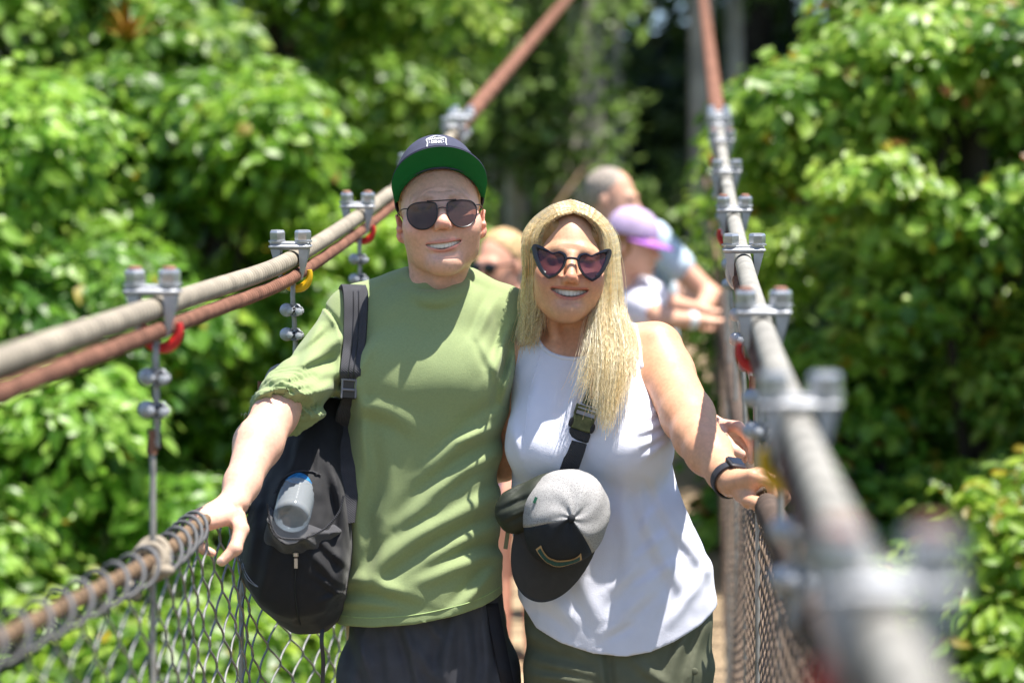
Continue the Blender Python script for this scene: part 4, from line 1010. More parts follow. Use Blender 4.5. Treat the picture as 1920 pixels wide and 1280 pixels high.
# ---- sling bag of the woman
M_camo = mat('olive_camo', (.10, .11, .05, 1), .7, .3, var=.6, vscale=55, bump=.3)
M_olive = mat('dark_olive_nylon', (.022, .027, .017, 1), .6, .4, var=.15, vscale=40, bump=.35, bscale=900)
M_websling = mat('black_webbing', (.028, .028, .032, 1), .7, .4, bump=.5, bscale=1500, weave=140)
sling = thing('sling_bag', 'dark olive sling bag strapped across the white top of the woman', 'bag', P(985, 945, -.13))
S = SDF(P(915, 1060, -.25)+np.array([-.02, -.02, -.02]), P(1080, 850, .02)+np.array([.02, .05, .02]), .0035)
Rs = rot(0, 0, -24)
for (cx_, cz_, r3) in ((962, 962, (.034, .030, .040)), (1000, 945, (.055, .036, .044)), (1035, 928, (.05, .032, .042))): S.el(P(cx_, cz_, -.135), r3, .02, R=Rs)
S.disp(creases([(935, 955, 1000, 925, .006, -.006), (940, 975, 1000, 945, .005, .004), (938, 930, 985, 895, .006, .004)], 4.59), .02); S.disp(lambda p: .0015*vnoise(p, 50), .02)
SL = S; v, f = S.mesh(); mesh_obj('pouch', v, f, M_olive, sling)
TF = front_of(TK)
pts, wv, nr = strap([(1165, 606), (1150, 640), (1132, 690), (1118, 730), (1106, 760)], TF, .034, .003, wd=(1, 0, .35))
v, f = ribbon(pts, wv, .036, .003, nr); mesh_obj('camo_strap', v, f, M_camo, sling, auto=40)
pts, wv, nr = strap([(1082, 826), (1076, 845), (1068, 868), (1060, 895), (1040, 925)], front_of(TK), .034, .004, wd=(1, 0, .35), n=24)
v, f = ribbon(pts, wv, .036, .003, nr); mesh_obj('webbing', v, f, M_websling, sling, auto=40)
q = P(1092, 793, -.1); y = (TF(q[0], q[2]) or 4.6)-.010; Rk = rot(0, 0, 18)
b = MB(); b.box((q[0], y, q[2]), (.042, .010, .030), Rk, .3)
for dz in (.024, .031): b.box(np.array([q[0], y, q[2]])+Rk @ np.array([0, 0, dz]), (.044, .009, .0045), Rk, .3)
for dx in (-.020, .020): b.box(np.array([q[0], y, q[2]])+Rk @ np.array([dx, 0, .023]), (.0045, .009, .022), Rk, .3)
b.build('buckle_tongue', M_camo, sling)
b = MB(); q2 = np.array([q[0], y, q[2]])+Rk @ np.array([0, .001, -.024]); b.box(q2, (.044, .012, .020), Rk, .25)
for dx in (-.021, .021): b.ell(np.array([q[0], y, q[2]])+Rk @ np.array([dx, -.001, -.004]), (.005, .007, .010), Rk)
b.build('buckle_socket', M_websling, sling)
b = MB(); q = P(950, 1012, -.13); b.box(q, (.008, .003, .034), rot(0, 0, 8), .2); b.build('zip_tag', mat('khaki_tag', (.16, .15, .07, 1), .6), sling)

# ---- trucker cap hanging in front
hat = thing('trucker_cap', 'black and white mesh trucker cap hanging from the sling bag, brim down', 'cap', P(1062, 975, -.14))
ap = np.array([.10, -.96, .06]); ap /= np.linalg.norm(ap); dn = np.array([-.36, -.02, -.93]); dn -= ap*(dn @ ap); dn /= np.linalg.norm(dn)
RH = np.stack([np.cross(-dn, ap), -dn, ap], 1)
HH = Head(P(1060, 970, -.150), RH)
M_mesh = mat('white_mesh', (.42, .41, .41, 1), .9, .2, var=.10, vscale=400, bump=.8, bscale=1400, alpha=.86)
_n = M_mesh.node_tree; _v = _n.nodes.new('ShaderNodeTexVoronoi'); _v.inputs['Scale'].default_value = 430; _c = [q_ for q_ in _n.nodes if q_.type == 'TEX_COORD'][0]; _n.links.new(_c.outputs['Object'], _v.inputs['Vector'])
_m = _n.nodes.new('ShaderNodeMapRange'); _m.inputs['From Min'].default_value = .22; _m.inputs['From Max'].default_value = .42; _m.inputs['To Min'].default_value = .45; _m.inputs['To Max'].default_value = 1; _n.links.new(_v.outputs['Distance'], _m.inputs['Value']); _n.links.new(_m.outputs['Result'], _n.nodes['Principled BSDF'].inputs['Alpha'])
M_blk = mat('black_cap_cloth', (.020, .022, .027, 1), .8, .3, var=.12, vscale=60, bump=.4, bscale=1600)
M_brimg = mat('charcoal_brim', (.045, .042, .040, 1), .85, .25, var=.08, vscale=60, bump=.3, bscale=1600)
objs, dome = make_cap(hat, HH, .081, .095, .088, .073, .020, -6, dict(crown=M_blk, mesh=M_mesh, brim=M_brimg, under=None, button=M_blk), exp=2.2, split=60, half=76, names=('front_panel', 'brim', 'brim_underside', 'button'), brimw=1.04, ripple=.03, bpow=.5)
def on_hat(u, t, off=.002):
    p = np.array(dome(math.radians(u), t)); n = p/np.array([.081**2, .095**2, .088**2]); n /= np.linalg.norm(n); return HH.w(*(p+n*off))
for nm, h0, h1, mm, off in (('patch', .24, .40, mat('tan_border', (.45, .30, .16, 1), .7), .0022), ('patch_centre', .27, .37, mat('teal_patch', (.02, .075, .075, 1), .7, var=.4, vscale=300), .0030)):
    e = 3 if nm == 'patch' else 0; us = np.linspace(-26-e, 40+e, 24); V = []
    for u in us: V += [on_hat(u, h0+.10*abs(u/40)**2, off), on_hat(u, h1+.10*abs(u/40)**2, off)]
    mesh_obj(nm, V, [(2*i, 2*i+2, 2*i+3, 2*i+1) for i in range(23)], mm, objs[0])
b = MB(); V = [on_hat(-100, .36, .002), on_hat(-92, .36, .002), on_hat(-92, .42, .002), on_hat(-100, .42, .002)]; b.add(V, [(0, 1, 2, 3)]); b.build('green_tag', mat('green_tag', (.01, .09, .05, 1), .6), hat)
b = MB(); pts = []
# ================================================================== the suspension bridge
SL_ = .072
def cab_h(Y, side=1):
    Y = np.asarray(Y, float); dl = np.clip(4.8-Y, 0, 1.8); lift = (.045*dl**2/(dl**2+.8) if side < 0 else 0*dl); a = EYE-.2345+.0373*Y+.00946*Y**2; h8 = EYE-.2345+.0373*8.2+.00946*8.2**2
    return np.where(Y < 8.2, a, h8+.200*(Y-8.2))+lift
def cab_x(side, Y): return (.113 if side > 0 else -.785)+SL_*np.asarray(Y, float)
def rail_z(Y, side=-1):
    Y = np.asarray(Y, float); return 1.145+(.026 if side > 0 else -.020*np.clip(4.0-Y, 0, 3))+np.where(Y > 4.4, .0185*(np.minimum(Y, 9.2)-4.4)**2, 0)+np.where(Y > 9.2, .13*(Y-9.2), 0)
def deck_z(Y): return rail_z(Y)-1.145
def rail_x(side, Y):
    Y = np.asarray(Y, float); return (.143+SL_*Y) if side > 0 else (-.785+SL_*Y-.062*np.exp(-((Y-4.3)/.45)**2)-.085*np.exp(-((Y-4.87)/.3)**2))
M_grey = mat('zinc_wire', None, .6, .35, var=.25, vscale=18, bump=.2, bscale=300, attr='Col'); M_rustc = mat('rusty_winding', None, .85, .2, var=.35, vscale=22, bump=.4, bscale=300, attr='Col')
M_greyr = mat('galvanised_wire', (.33, .315, .285, 1), .55, .4, metal=.2, var=.18, vscale=18, bump=.2, bscale=300)
M_rust = mat('rusty_wire', (.20, .095, .06, 1), .85, .2, var=.35, vscale=22, bump=.4, bscale=300)
M_zinc = mat('cast_zinc', (.40, .41, .44, 1), .55, .45, metal=.3, var=.16, vscale=45, bump=.35, bscale=250)
M_bolt = mat('bolt_steel', (.50, .51, .53, 1), .35, .5, metal=.75, var=.15, vscale=60, bump=.2)
M_red = mat('red_paint', (.55, .02, .02, 1), .4, .5, var=.12); M_yel = mat('yellow_paint', (.72, .42, .01, 1), .4, .5, var=.12)
M_rdot = mat('faded_red_paint', (.30, .15, .11, 1), .8, .3, var=.3)
M_wire = mat('hanger_wire', (.30, .285, .265, 1), .55, .4, metal=.3, var=.25, vscale=40)
M_fencel = mat('fence_wire', (.23, .23, .23, 1), .5, .45, metal=.4, var=.25, vscale=30)
M_fencer = mat('rusty_fence_wire', (.135, .095, .068, 1), .7, .3, metal=.1, var=.4, vscale=25)
M_rope = mat('brown_rail_rope', (.16, .105, .065, 1), .85, .2, var=.3, vscale=40, bump=.6, bscale=200)
M_coil = mat('dark_coil', (.10, .10, .105, 1), .6, .35, var=.2, vscale=40); M_coilr = mat('brown_coil', (.085, .060, .048, 1), .8, .25, var=.35, vscale=40)
M_deck = mat('weathered_boards', (.30, .22, .14, 1), .85, .25, var=.35, vscale=9, bump=.5, bscale=60)
def wound(Ys, xs, zs, r, pitch, depth, seg=28, lay=1):
    """cable with the ribs of its winding"""
    pts = np.stack([xs, Ys, zs], 1); s = np.concatenate([[0], np.cumsum(np.linalg.norm(np.diff(pts, axis=0), axis=1))])
    t, n, b = frames(pts); a = np.linspace(0, 2*np.pi, seg, endpoint=False)
    ph = 2*np.pi*s[:, None]/pitch+a[None]*lay
    rr = r*(1-depth*(.5-.5*np.cos(ph))**3)
    v = (pts[:, None]+rr[:, :, None]*(np.cos(a)[None, :, None]*n[:, None]+np.sin(a)[None, :, None]*b[:, None])).reshape(-1, 3)
    i = np.arange(len(pts)-1)[:, None]*seg; j = np.arange(seg)[None]; k = (j+1) % seg
    global GROOVE; GROOVE = ((.5-.5*np.cos(ph))**3).ravel()  # groove mask, used to paint the shade between ribs into the cable colours
    return v, np.stack([i+j, i+k, i+seg+k, i+seg+j], 2).reshape(-1, 4)
def ysamp(y0, y1, p): return np.concatenate([np.arange(y0, 2.6, .03), np.arange(2.6, 6.4, p/4), np.arange(6.4, y1, .05)])
for side, nm in ((-1, 'left'), (1, 'right')):
    Ys = ysamp(-.6, 8.5, .012)
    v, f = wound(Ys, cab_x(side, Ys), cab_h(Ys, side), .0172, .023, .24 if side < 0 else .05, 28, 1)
    gcol = np.array((.29, .25, .195) if side < 0 else (.33, .315, .285))*(1-.72*GROOVE*np.clip((9-v[:, 1])/2, 0, 1))[:, None]; o = mesh_obj('suspension_cable', v, f, M_grey, col=gcol); setp(o, 'thick grey ribbed suspension cable on the %s side of the bridge' % nm, 'cable', 'grey suspension cables')  # shade in the rib grooves is painted into the grey colour
    Ys = ysamp(-.6, 20.2, .012)
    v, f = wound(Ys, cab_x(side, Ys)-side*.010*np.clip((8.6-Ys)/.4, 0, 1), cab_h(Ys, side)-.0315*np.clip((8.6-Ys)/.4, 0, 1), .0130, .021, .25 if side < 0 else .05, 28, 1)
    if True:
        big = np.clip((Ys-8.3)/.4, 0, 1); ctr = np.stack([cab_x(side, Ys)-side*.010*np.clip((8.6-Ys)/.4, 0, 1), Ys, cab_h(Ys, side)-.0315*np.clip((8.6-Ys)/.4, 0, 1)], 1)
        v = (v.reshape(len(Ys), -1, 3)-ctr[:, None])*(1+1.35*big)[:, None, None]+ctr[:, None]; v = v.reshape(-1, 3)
    o = mesh_obj('rusty_cable', v, f, M_rustc, col=np.array((.185, .088, .06))*(1-.7*GROOVE*np.clip((9-v[:, 1])/2, 0, 1))[:, None]); setp(o, 'rust-brown cable on the %s side, thickening as it climbs to the far post' % nm, 'cable', 'rusty suspension cables')  # groove shade painted into the rust colour as well

def hexbolt(b, c, r, h, R):
    a = [math.pi/6+i*math.pi/3 for i in range(6)]; V = []
    for rr, z in ((r*.92, 0), (r, h*.12), (r, h*.8), (r*.86, h)): V += [np.asarray(c)+R @ np.array([rr*math.cos(t), rr*math.sin(t), z]) for t in a]
    F_ = [(k*6+j, k*6+(j+1) % 6, k*6+6+(j+1) % 6, k*6+6+j) for k in range(3) for j in range(6)]+[tuple(range(18, 24))]; b.add(V, F_)

def make_hanger(side, Y, colour, dots, label, small=False, knot=False):
    c = np.array([float(cab_x(side, Y)), Y, float(cab_h(Y, side))]); t = thing('suspender', label, 'hanger', (c[0], c[1], float(rail_z(Y))), 'cable suspenders along the bridge')
    sl = float(.0373+2*.00946*min(Y, 8.2)); tilt = math.degrees(math.atan(sl)); R = rot(-math.degrees(math.atan(SL_)), tilt, 0)
    q = lambda x, y, z: c+R @ np.array([x, y, z])
    b = MB(); b.box(q(0, 0, .0265), (.084, .036, .013), R, .42); b.box(q(0, 0, .0335), (.079, .028, .004), R, .3)
    b.build('clamp_plate', M_zinc, t)
    for sx in (-1, 1):
        b = MB(); b.lathe(q(sx*.0265, 0, .035), [(.0175, 0), (.0175, .003)], 18, R); hexbolt(b, q(sx*.0255, 0, .038), .0165, .0205, R @ rot(20+13*sx)); bo = b.build('bolt', M_bolt, t, auto=25)
        if dots: b = MB(); b.lathe(q(sx*.0255, 0, .058), [(.0105, 0), (.0095, .005), (.0065, .0055)], 14, R); b.build('paint_dab', M_rdot, bo)
    for sx in (-1, 1):
        V = []; b = MB()
        for z, x0, x1, d in ((.021, .0185, .038, .016), (.0, .0195, .033, .015), (-.022, .0195, .0275, .011), (-.040, .0175, .0225, .007)): V += [q(sx*x0, -d, z), q(sx*x1, -d*.8, z), q(sx*x1, d*.8, z), q(sx*x0, d, z)]
        F_ = [(k*4+j, k*4+(j+1) % 4, k*4+4+(j+1) % 4, k*4+4+j) for k in range(3) for j in range(4)]+[(0, 1, 2, 3), (12, 13, 14, 15)]
        b.add(V, F_); b.build('lug', M_zinc, t)
    if colour is not None:
        a = np.linspace(math.radians(-15), math.radians(195), 24); rr = .0285
        pts = [q(-side*.008+rr*.95*math.cos(-x), .018, -.030+rr*1.05*math.sin(-x)) for x in a]; b = MB(); b.tube(pts, np.interp(np.linspace(0, 1, 24), [0, .3, .7, 1], [.005, .0085, .0085, .005]), 10)
    else:
        a = np.linspace(0, math.pi, 24); pts = [q(-side*.004+.026*math.cos(-x), .014, -.018+.034*math.sin(-x)) for x in a]; b = MB(); b.tube([q(.0255, .014, .02)]+pts+[q(-.0255, .014, .02)], .0062, 10)
    b.build('saddle', colour or M_zinc, t)
    hx = c[0]-side*.004; zr = float(rail_z(Y, side)); zt = c[2]-.058
    pts = spline([(hx, Y+.012, zt+.01), (hx, Y, zt-.02), (hx-.002*side, Y, c[2]-.2), ((hx+float(rail_x(side, Y)))/2, Y, (c[2]+zr)/2), (float(rail_x(side, Y))-side*.004, Y, zr), (float(rail_x(side, Y))-side*.004, Y, float(deck_z(Y))+.02)], 60)
    v, f = wound(pts[:, 1], pts[:, 0], pts[:, 2], .0052, .018, .16, 8); mesh_obj('hanger_wire', v, f, M_wire, t)
    for dz in (.100, .148):
        p = np.array([hx, Y, c[2]-dz]); Rk = rot(8*side, 0, 3); b = MB()
        b.box(p+np.array([.005, -.004, 0]), (.034, .026, .025), Rk, .48); b.ell(p+np.array([-.012, .0, 0]), (.014, .014, .0135), Rk, 18, 12); b.box(p+np.array([0, -.002, -.001]), (.046, .012, .016), Rk, .45)
        for dx in (-.004, .014): b.lathe(p+np.array([dx, -.0155, -.002-.1*dx]), [(.0072, 0), (.0072, .0055), (.0048, .006), (.0048, .0105), (.003, .011)], 6 if dx < 0 else 10, np.array([[1., 0, 0], [0, 0, -1.], [0, 1., 0]]))
        b.build('wire_clip', M_zinc, t)
    b = MB(); b.tube([(pts[38][0], Y, pts[38][2]+.018), (pts[38][0], Y, pts[38][2]-.018)], .0068, 10); b.build('ferrule', M_rust, t)
    if knot:
        rx = float(rail_x(side, Y)); M = M_rope if knot == 1 else M_rust; b = MB()
        for k, (rad, dz, dy) in enumerate(((.021, .004, -.01), (.022, -.004, .012), (.020, .01, .03))):
            aa = np.linspace(0, 2*np.pi, 22); b.tube([(rx+rad*math.cos(x), Y+dy+.008*math.sin(x), zr+dz+rad*math.sin(x)) for x in aa], .0065, 8, False)
        b.ell((rx-side*.018, Y-.012, zr-.012), (.020, .012, .010)); b.tube(spline([(rx-.02, Y+.02, zr+.01), (rx-.03, Y+.0, zr-.02), (rx-.012, Y-.05, zr-.045)], 10), .008, 8)
        b.build('knot', mat('knot_rope', (.30, .255, .20, 1), .85, .2, var=.2, bump=.5, bscale=200), t)
    return t
left = [(2.4, 'y', False), (3.56, 'r', True), (4.80, 'y', False), (5.78, 'r', True), (6.95, None, False), (8.15, None, False)]
right = [(1.37, 'r', True), (2.42, 'y', False), (3.55, 'r', True), (4.72, None, False), (5.68, 'r', True), (6.75, None, False), (7.7, 'r', True), (8.2, None, False)]
cm = {'r': M_red, 'y': M_yel, None: None}
LL = {2.4: 'cable clamp and hanger beyond the left edge, nearest on the left side',
      3.56: 'zinc cable clamp with red-dabbed bolts and red saddle, left cable, nearest one',
      4.80: 'zinc clamp with bare bolts and yellow saddle on the left cable by the man\'s shoulder',
      5.78: 'zinc clamp with red saddle on the left cable, right beside the man\'s ear',
      6.95: 'zinc clamp on the left cable hidden behind the man\'s cap', 8.15: 'pale clamp where the left grey cable meets the rusty one, above the navy cap'}
LR = {1.37: 'huge blurred zinc clamp in the bottom right foreground', 2.42: 'blurred zinc clamp with yellow saddle, second nearest on the right cable',
      3.55: 'zinc clamp with bright red saddle on the right cable above the two hands', 4.72: 'sharp zinc clamp with bare bolts and plain U-bolt on the right cable',
      5.68: 'red-saddled clamp just beyond the sharp plain one on the right cable', 6.75: 'plain pale clamp third beyond the woman on the right cable',
      7.7: 'small clamp with red saddle right below the end of the right grey cable', 8.2: 'farthest pale clamp, where the right cable turns rusty'}
for Y, cc, d in left: make_hanger(-1, Y, cm[cc], d, LL[Y], knot=1 if Y < 5 else 0)
for Y, cc, d in right: make_hanger(1, Y, cm[cc], d, LR[Y], knot=0)
# extra clips where grey and rusty cables are lashed together
for side in (-1, 1):
    for k, Y in enumerate((8.36, 8.5)):
        c = np.array([float(cab_x(side, Y)), Y, float(cab_h(Y, side))]); t = thing('cable_clip', ('%s clip lashing the grey and rusty cables at the %s cluster') % (('first pale', 'last pale')[k], ('left', 'right')[side > 0]), 'clip', c, 'cable end clips')
        b = MB(); b.box(c+np.array([0, 0, .03]), (.085, .05, .02), None, .3); b.box(c+np.array([0, 0, -.03]), (.06, .05, .04), None, .3); b.build('clip_body', M_zinc, t)
        for sx in (-1, 1): b = MB(); hexbolt(b, c+np.array([sx*.026, 0, .04]), .015, .02, np.eye(3)); b.build('bolt', M_bolt, t)

# ---- chain-link sides
def chain_link(side, y0, y1, sp, m):
    V = []; Fc = []; base = 0; r = .0023
    ys = np.arange(y0, y1, sp)
    for i, yc in enumerate(ys):
        zt = float(rail_z(yc, side))-.004; zb = float(deck_z(yc))+.03; per = sp*1.3; n = int((zt-zb)/per*10); zz = np.linspace(zt, zb, n)
        if yc > 7: n = n//2; zz = np.linspace(zt, zb, n)
        ph = 2*np.pi*(zz-zt)/per+(math.pi if i % 2 else 0)
        tri = np.arcsin(.93*np.cos(ph))/(math.pi/2)/.77
        yy = yc+tri*sp*.53+.003*np.sin(zz*9+i*1.7)
        taper = np.clip((zz-zb)/(zt-zb), 0, 1)
        xs = np.where(True, (rail_x(side, yy)-(cab_x(side, yy)+(.03 if side > 0 else 0)))*taper**.7+cab_x(side, yy)+(.03 if side > 0 else 0), 0)+.0035*np.sin(ph)+.004*np.sin(zz*7+yc*3)
        v, f = tube(np.stack([xs, yy, zz], 1), r, 5, False); V.append(v); Fc.append(np.array(f)+base); base += len(v)
    return np.concatenate(V), np.concatenate(Fc)
for side, m, mc_, mr, lab in ((-1, M_fencel, M_coil, M_rope, 'chain-link side net with brown rail rope and dark coils, left of the couple'), (1, M_fencer, M_coilr, M_rope, 'brown rusty chain-link side net with tightly coiled rail, right of the woman')):
    t = thing('chain_link_fence', lab, 'fence', (float(cab_x(side, 4)), 4, 0))
    v, f = chain_link(side, 1.7 if side < 0 else .9, 13.5, .068 if side < 0 else .055, m); mesh_obj('wire_mesh', v, f, m, t)
    Ys = np.arange(-.4, 19.5, .05); p = np.stack([rail_x(side, Ys), Ys, rail_z(Ys, side)], 1); v, f = tube(p, .011, 10); mesh_obj('rail', v, f, mr, t)
    pitch = .100 if side < 0 else .026; Yc = np.arange(.9, 9.5, pitch/14); a = 2*np.pi*Yc/pitch; R_ = .024 if side < 0 else .0185; rr = np.full(len(Yc), .0036 if side < 0 else .0054)
    cut = (4.16, 4.50) if side < 0 else (4.25, 4.40); VV = []; FF = []; nb_ = 0
    for sel in (Yc < cut[0], Yc > cut[1]):
        y_, a_ = Yc[sel], a[sel]; v, f = tube(np.stack([rail_x(side, y_)+R_*np.cos(a_), y_, rail_z(y_, side)-.003+R_*np.sin(a_)*1.15], 1), rr[0], 7, False); VV.append(v); FF.append(np.array(f)+nb_); nb_ += len(v)
        mesh_obj('coil', v, np.array(f), mc_, t)
# ---- walkway
b = MB(); y = -1.0; r = np.random.default_rng(5)
while y < 20:
    wdt = .145; cx = float(.5*(cab_x(-1, y)+cab_x(1, y)+.03)); b.box((cx+r.normal(0, .004), y, float(deck_z(y))-.02+r.normal(0, .002)), (.93, wdt-.012, .036), rot(-4.1+r.normal(0, .4), math.degrees(math.atan(float(deck_z(y+.1)-deck_z(y-.1))/.2)), 0), .08); y += wdt
o = b.build('bridge_deck', M_deck); setp(o, kind='structure')
b = MB()
for side in (-1, 1):
    Ys = np.arange(-1, 20, .25); b.tube(np.stack([cab_x(side, Ys)*.94+.0, Ys, deck_z(Ys)-.075], 1), .03, 8)
setp(b.build('deck_cables', M_rust), kind='structure')
# ---- far portal
M_post = mat('weathered_grey_timber', (.30, .27, .23, 1), .85, .25, var=.3, vscale=5, bump=.5, bscale=40)
pt = thing('portal_frame', 'tall grey weathered timber portal with two posts at the far end of the bridge', 'gate', (1.1, 20, float(deck_z(20))))
for px_, w_ in ((1108, .20), (1313, .19)):
    X = (px_-960)/F*20.2; b = MB(); b.box((X, 20.2, 3.2), (w_, .22, 14), None, .08); b.box((X, 20.2, float(deck_z(20))-.1), (w_+.15, .4, .5), None, .1); b.build('post', M_post, pt)
b = MB(); b.box((1.11, 20.2, 10.3), (1.7, .2, .3), None, .08); b.box((1.11, 20.2, 5.6), (1.0, .14, .22), None, .08); b.build('crossbeam', M_post, pt)
# ================================================================== people farther along the bridge
def bg_skin(v, base, lipc=None): return np.tile(np.array(base), (len(v), 1))*(1+.06*vnoise(v, 20))[:, None]
M_bgskin = mat('background_skin', rough=.5, attr='Col', var=.05, vscale=40)
def bg_head(S, H, sc=1.0):
    w = lambda x, y, z: H.w(x*sc, y*sc, z*sc)
    S.el(w(0, .02, .035), (.076*sc, .098*sc, .09*sc), .001, R=H.R); S.el(w(0, -.03, -.03), (.064*sc, .066*sc, .085*sc), .03*sc, R=H.R)
    S.chain([w(0, -.088, .012), w(0, -.104, -.015), w(0, -.118, -.032)], [.009*sc, .009*sc, .012*sc], .012*sc)
    S.el(w(0, -.078, -.098), (.022*sc, .02*sc, .018*sc), .02*sc, R=H.R); S.rc(w(-.034, -.082, .02), w(.034, -.082, .02), .012*sc, k=.02)
    S.rc(w(-.02, -.092, -.062), w(.02, -.092, -.062), .008*sc, k=.008)
    for sx in (-1, 1):
        S.el(w(sx*.034, -.1, 0), (.02*sc, .014*sc, .011*sc), .012*sc, '-', R=H.R)
        S.el(w(sx*.078, .015, -.012), (.008*sc, .018*sc, .03*sc), .006, R=H.R); S.rc(w(sx*.05, 0, -.055), w(sx*.018, -.06, -.09), .016*sc, k=.02)
    S.rc(w(0, .03, -.07), w(0, .05, -.19), .05*sc, .055*sc, .03)
def simple_hand(S, a, d, n, s=1.0):
    """open hand at a, fingers along d, spread along n"""
    d = np.array(d, float)/np.linalg.norm(d); n = np.array(n, float)/np.linalg.norm(n)
    for i in range(4):
        c = a+n*(i-1.5)*.02*s+d*.085*s; S.rc(a+n*(i-1.5)*.008*s, c, .016*s, .011*s, .01); S.rc(c, c+d*.04*s+np.array([0, 0, -.012*s]), .0095*s, .009*s, .004); S.rc(c+d*.04*s+np.array([0, 0, -.012*s]), c+d*.055*s+np.array([0, 0, -.045*s]), .009*s, .0075*s, .003)
    S.rc(a+n*.02*s, a+n*.045*s+d*.05*s, .014*s, .009*s, .008)
def Q(px, py, Y): return P(px, py, Y-Y0)
def grow(pts, r, h=.008, pad=.03):
    lo = np.min(pts, 0)-r-pad; hi = np.max(pts, 0)+r+pad; return SDF(lo, hi, h)

# ---- grey-haired man in a pale blue shirt, leaning on the right rail
Y = 9.7; dz = float(deck_z(Y))
t = thing('person', 'grey-haired man in pale blue T-shirt leaning on the right rail behind the child', 'man', (.63, Y, dz))
H = Head(Q(1150, 375, Y), rot(68, 6, 0)); sh = Q(1165, 470, Y)
S = SDF([.2, 9.0, dz-.02], [1.15, 10.3, H.c[2]+.16], .009); bg_head(S, H)
shR, elR, haR = Q(1222, 448, Y-.15), Q(1333, 556, Y-.18), Q(1306, 592, Y-.45)
shL = Q(1120, 470, Y+.2); elL = Q(1290, 560, Y+.2); haL = Q(1345, 590, Y+.05)
S.chain([shR, elR, haR], [.052, .043, .03], .02); S.chain([shL, elL, haL], [.052, .043, .03], .02)
simple_hand(S, haR, (.3, -1, -.1), (1, .2, 0)); simple_hand(S, haL, (1, -.2, -.1), (0, 1, 0))
hip = np.array([.52, Y+.05, dz+.93])
for k in (-1, 1): S.chain([hip+[0, k*.09, 0], (.55, Y+.05+k*.1, dz+.5), (.5, Y+.05+k*.11, dz+.08)], [.09, .06, .045], .02); S.rc((.48, Y+.05+k*.11, dz+.04), (.66, Y+.05+k*.11, dz+.03), .04, .03, .02)
v, f = S.mesh(); mesh_obj('body', v, f, M_bgskin, t, col=bg_skin(v, (.62, .34, .24)))
S = grow(np.array([shR, shL, hip]), .25)
S.chain([hip, hip*.45+sh*.55+np.array([.02, 0, 0]), (shR+shL)/2+np.array([0, 0, -.05])], [.155, .165, .13], .03); S.rc(shR, shL, .075, k=.05); S.rc(shR, shR*.55+elR*.45, .072, .066, .03); S.rc(shL, shL*.55+elL*.45, .072, .066, .03)
S.disp(lambda p: .005*vnoise(p, 9), .03); v, f = S.mesh(); mesh_obj('t_shirt', v, f, mat('pale_blue_cotton', (.50, .60, .72, 1), .85, .2), t)
S = grow(np.array([hip, [.5, Y, dz]]), .22, .01)
S.rc(hip, hip-[0, 0, .1], .16, .17, .02)
for k in (-1, 1): S.rc(hip+[0, k*.08, -.05], (.55, Y+.05+k*.1, dz+.1), .11, .085, .03)
v, f = S.mesh(); mesh_obj('trousers', v, f, mat('khaki_cotton', (.42, .33, .20, 1), .85, .2, var=.15), t)
S = SDF(H.c-.14, H.c+.17, .006); S.el(H.w(0, .03, .04), (.08, .1, .09), .001, R=H.R); S.disp(lambda p: .003*vnoise(p, 120), .02)
i = np.argwhere(S.d < .03); L = H.l(S.lo+S.h*i); S.d[i[:, 0], i[:, 1], i[:, 2]] = np.maximum(S.d[i[:, 0], i[:, 1], i[:, 2]], np.maximum(-.035-L[:, 1]+np.clip(.07-L[:, 2], 0, 1)*.7, -.05-L[:, 2]))
v, f = S.mesh(); mesh_obj('hair', v, f, mat('grey_hair', (.30, .255, .22, 1), .7, .3, var=.4, vscale=60), t)

# ---- child with a lilac cap
Y = 9.0; dz = float(deck_z(Y))
t = thing('person', 'child in lilac cap and white shirt resting an arm on the right rail', 'child', (.47, Y, dz))
H = Head(Q(1190, 462, Y), rot(60, 8, 0)); sc = .92
S = SDF([.15, 8.5, dz-.02], [.95, 9.5, H.c[2]+.16], .009); bg_head(S, H, sc)
shR, elR, haR = Q(1205, 575, Y-.1), Q(1248, 598, Y-.30), Q(1318, 602, Y-.25); shL = Q(1180, 575, Y+.17)
shR2, el2, ha2 = Q(1205, 545, Y+.1), Q(1262, 572, Y+.12), Q(1318, 582, Y+.0)
S.chain([shR, elR, haR], [.043, .037, .026], .02); simple_hand(S, haR, (1, .1, 0), (0, 1, .1), .85)
S.chain([shR2, el2, ha2], [.043, .037, .026], .02); simple_hand(S, ha2, (1, .1, -.1), (0, 1, .1), .85)
hip = np.array([.42, Y+.03, dz+.72])
for k in (-1, 1): S.chain([hip+[0, k*.08, 0], (.44, Y+k*.09, dz+.4), (.41, Y+k*.09, dz+.07)], [.08, .05, .037], .02); S.rc((.4, Y+k*.09, dz+.035), (.54, Y+k*.09, dz+.028), .033, .025, .02)
v, f = S.mesh(); mesh_obj('body', v, f, M_bgskin, t, col=bg_skin(v, (.68, .37, .25)))
S = grow(np.array([shR, shL, hip]), .22); S.chain([hip, (shR+shL)/2+np.array([-.02, 0, -.06])], [.135, .125], .03); S.rc(shR, shL, .065, k=.04); S.rc(shR, shR*.6+elR*.4, .06, .055, .02); S.rc(shR2, shR2*.6+el2*.4, .06, .055, .02)
S.disp(lambda p: .004*vnoise(p, 10), .03); v, f = S.mesh(); mesh_obj('shirt', v, f, mat('white_cotton', (.74, .72, .80, 1), .85, .2), t)
S = grow(np.array([hip, hip-[0, 0, .4]]), .2, .01); S.rc(hip, hip-[0, 0, .08], .14, .145, .02)
for k in (-1, 1): S.rc(hip+[0, k*.07, -.05], (.44, Y+k*.09, dz+.38), .095, .085, .02)
v, f = S.mesh(); mesh_obj('shorts', v, f, mat('tan_shorts', (.36, .29, .19, 1), .85, .2), t)
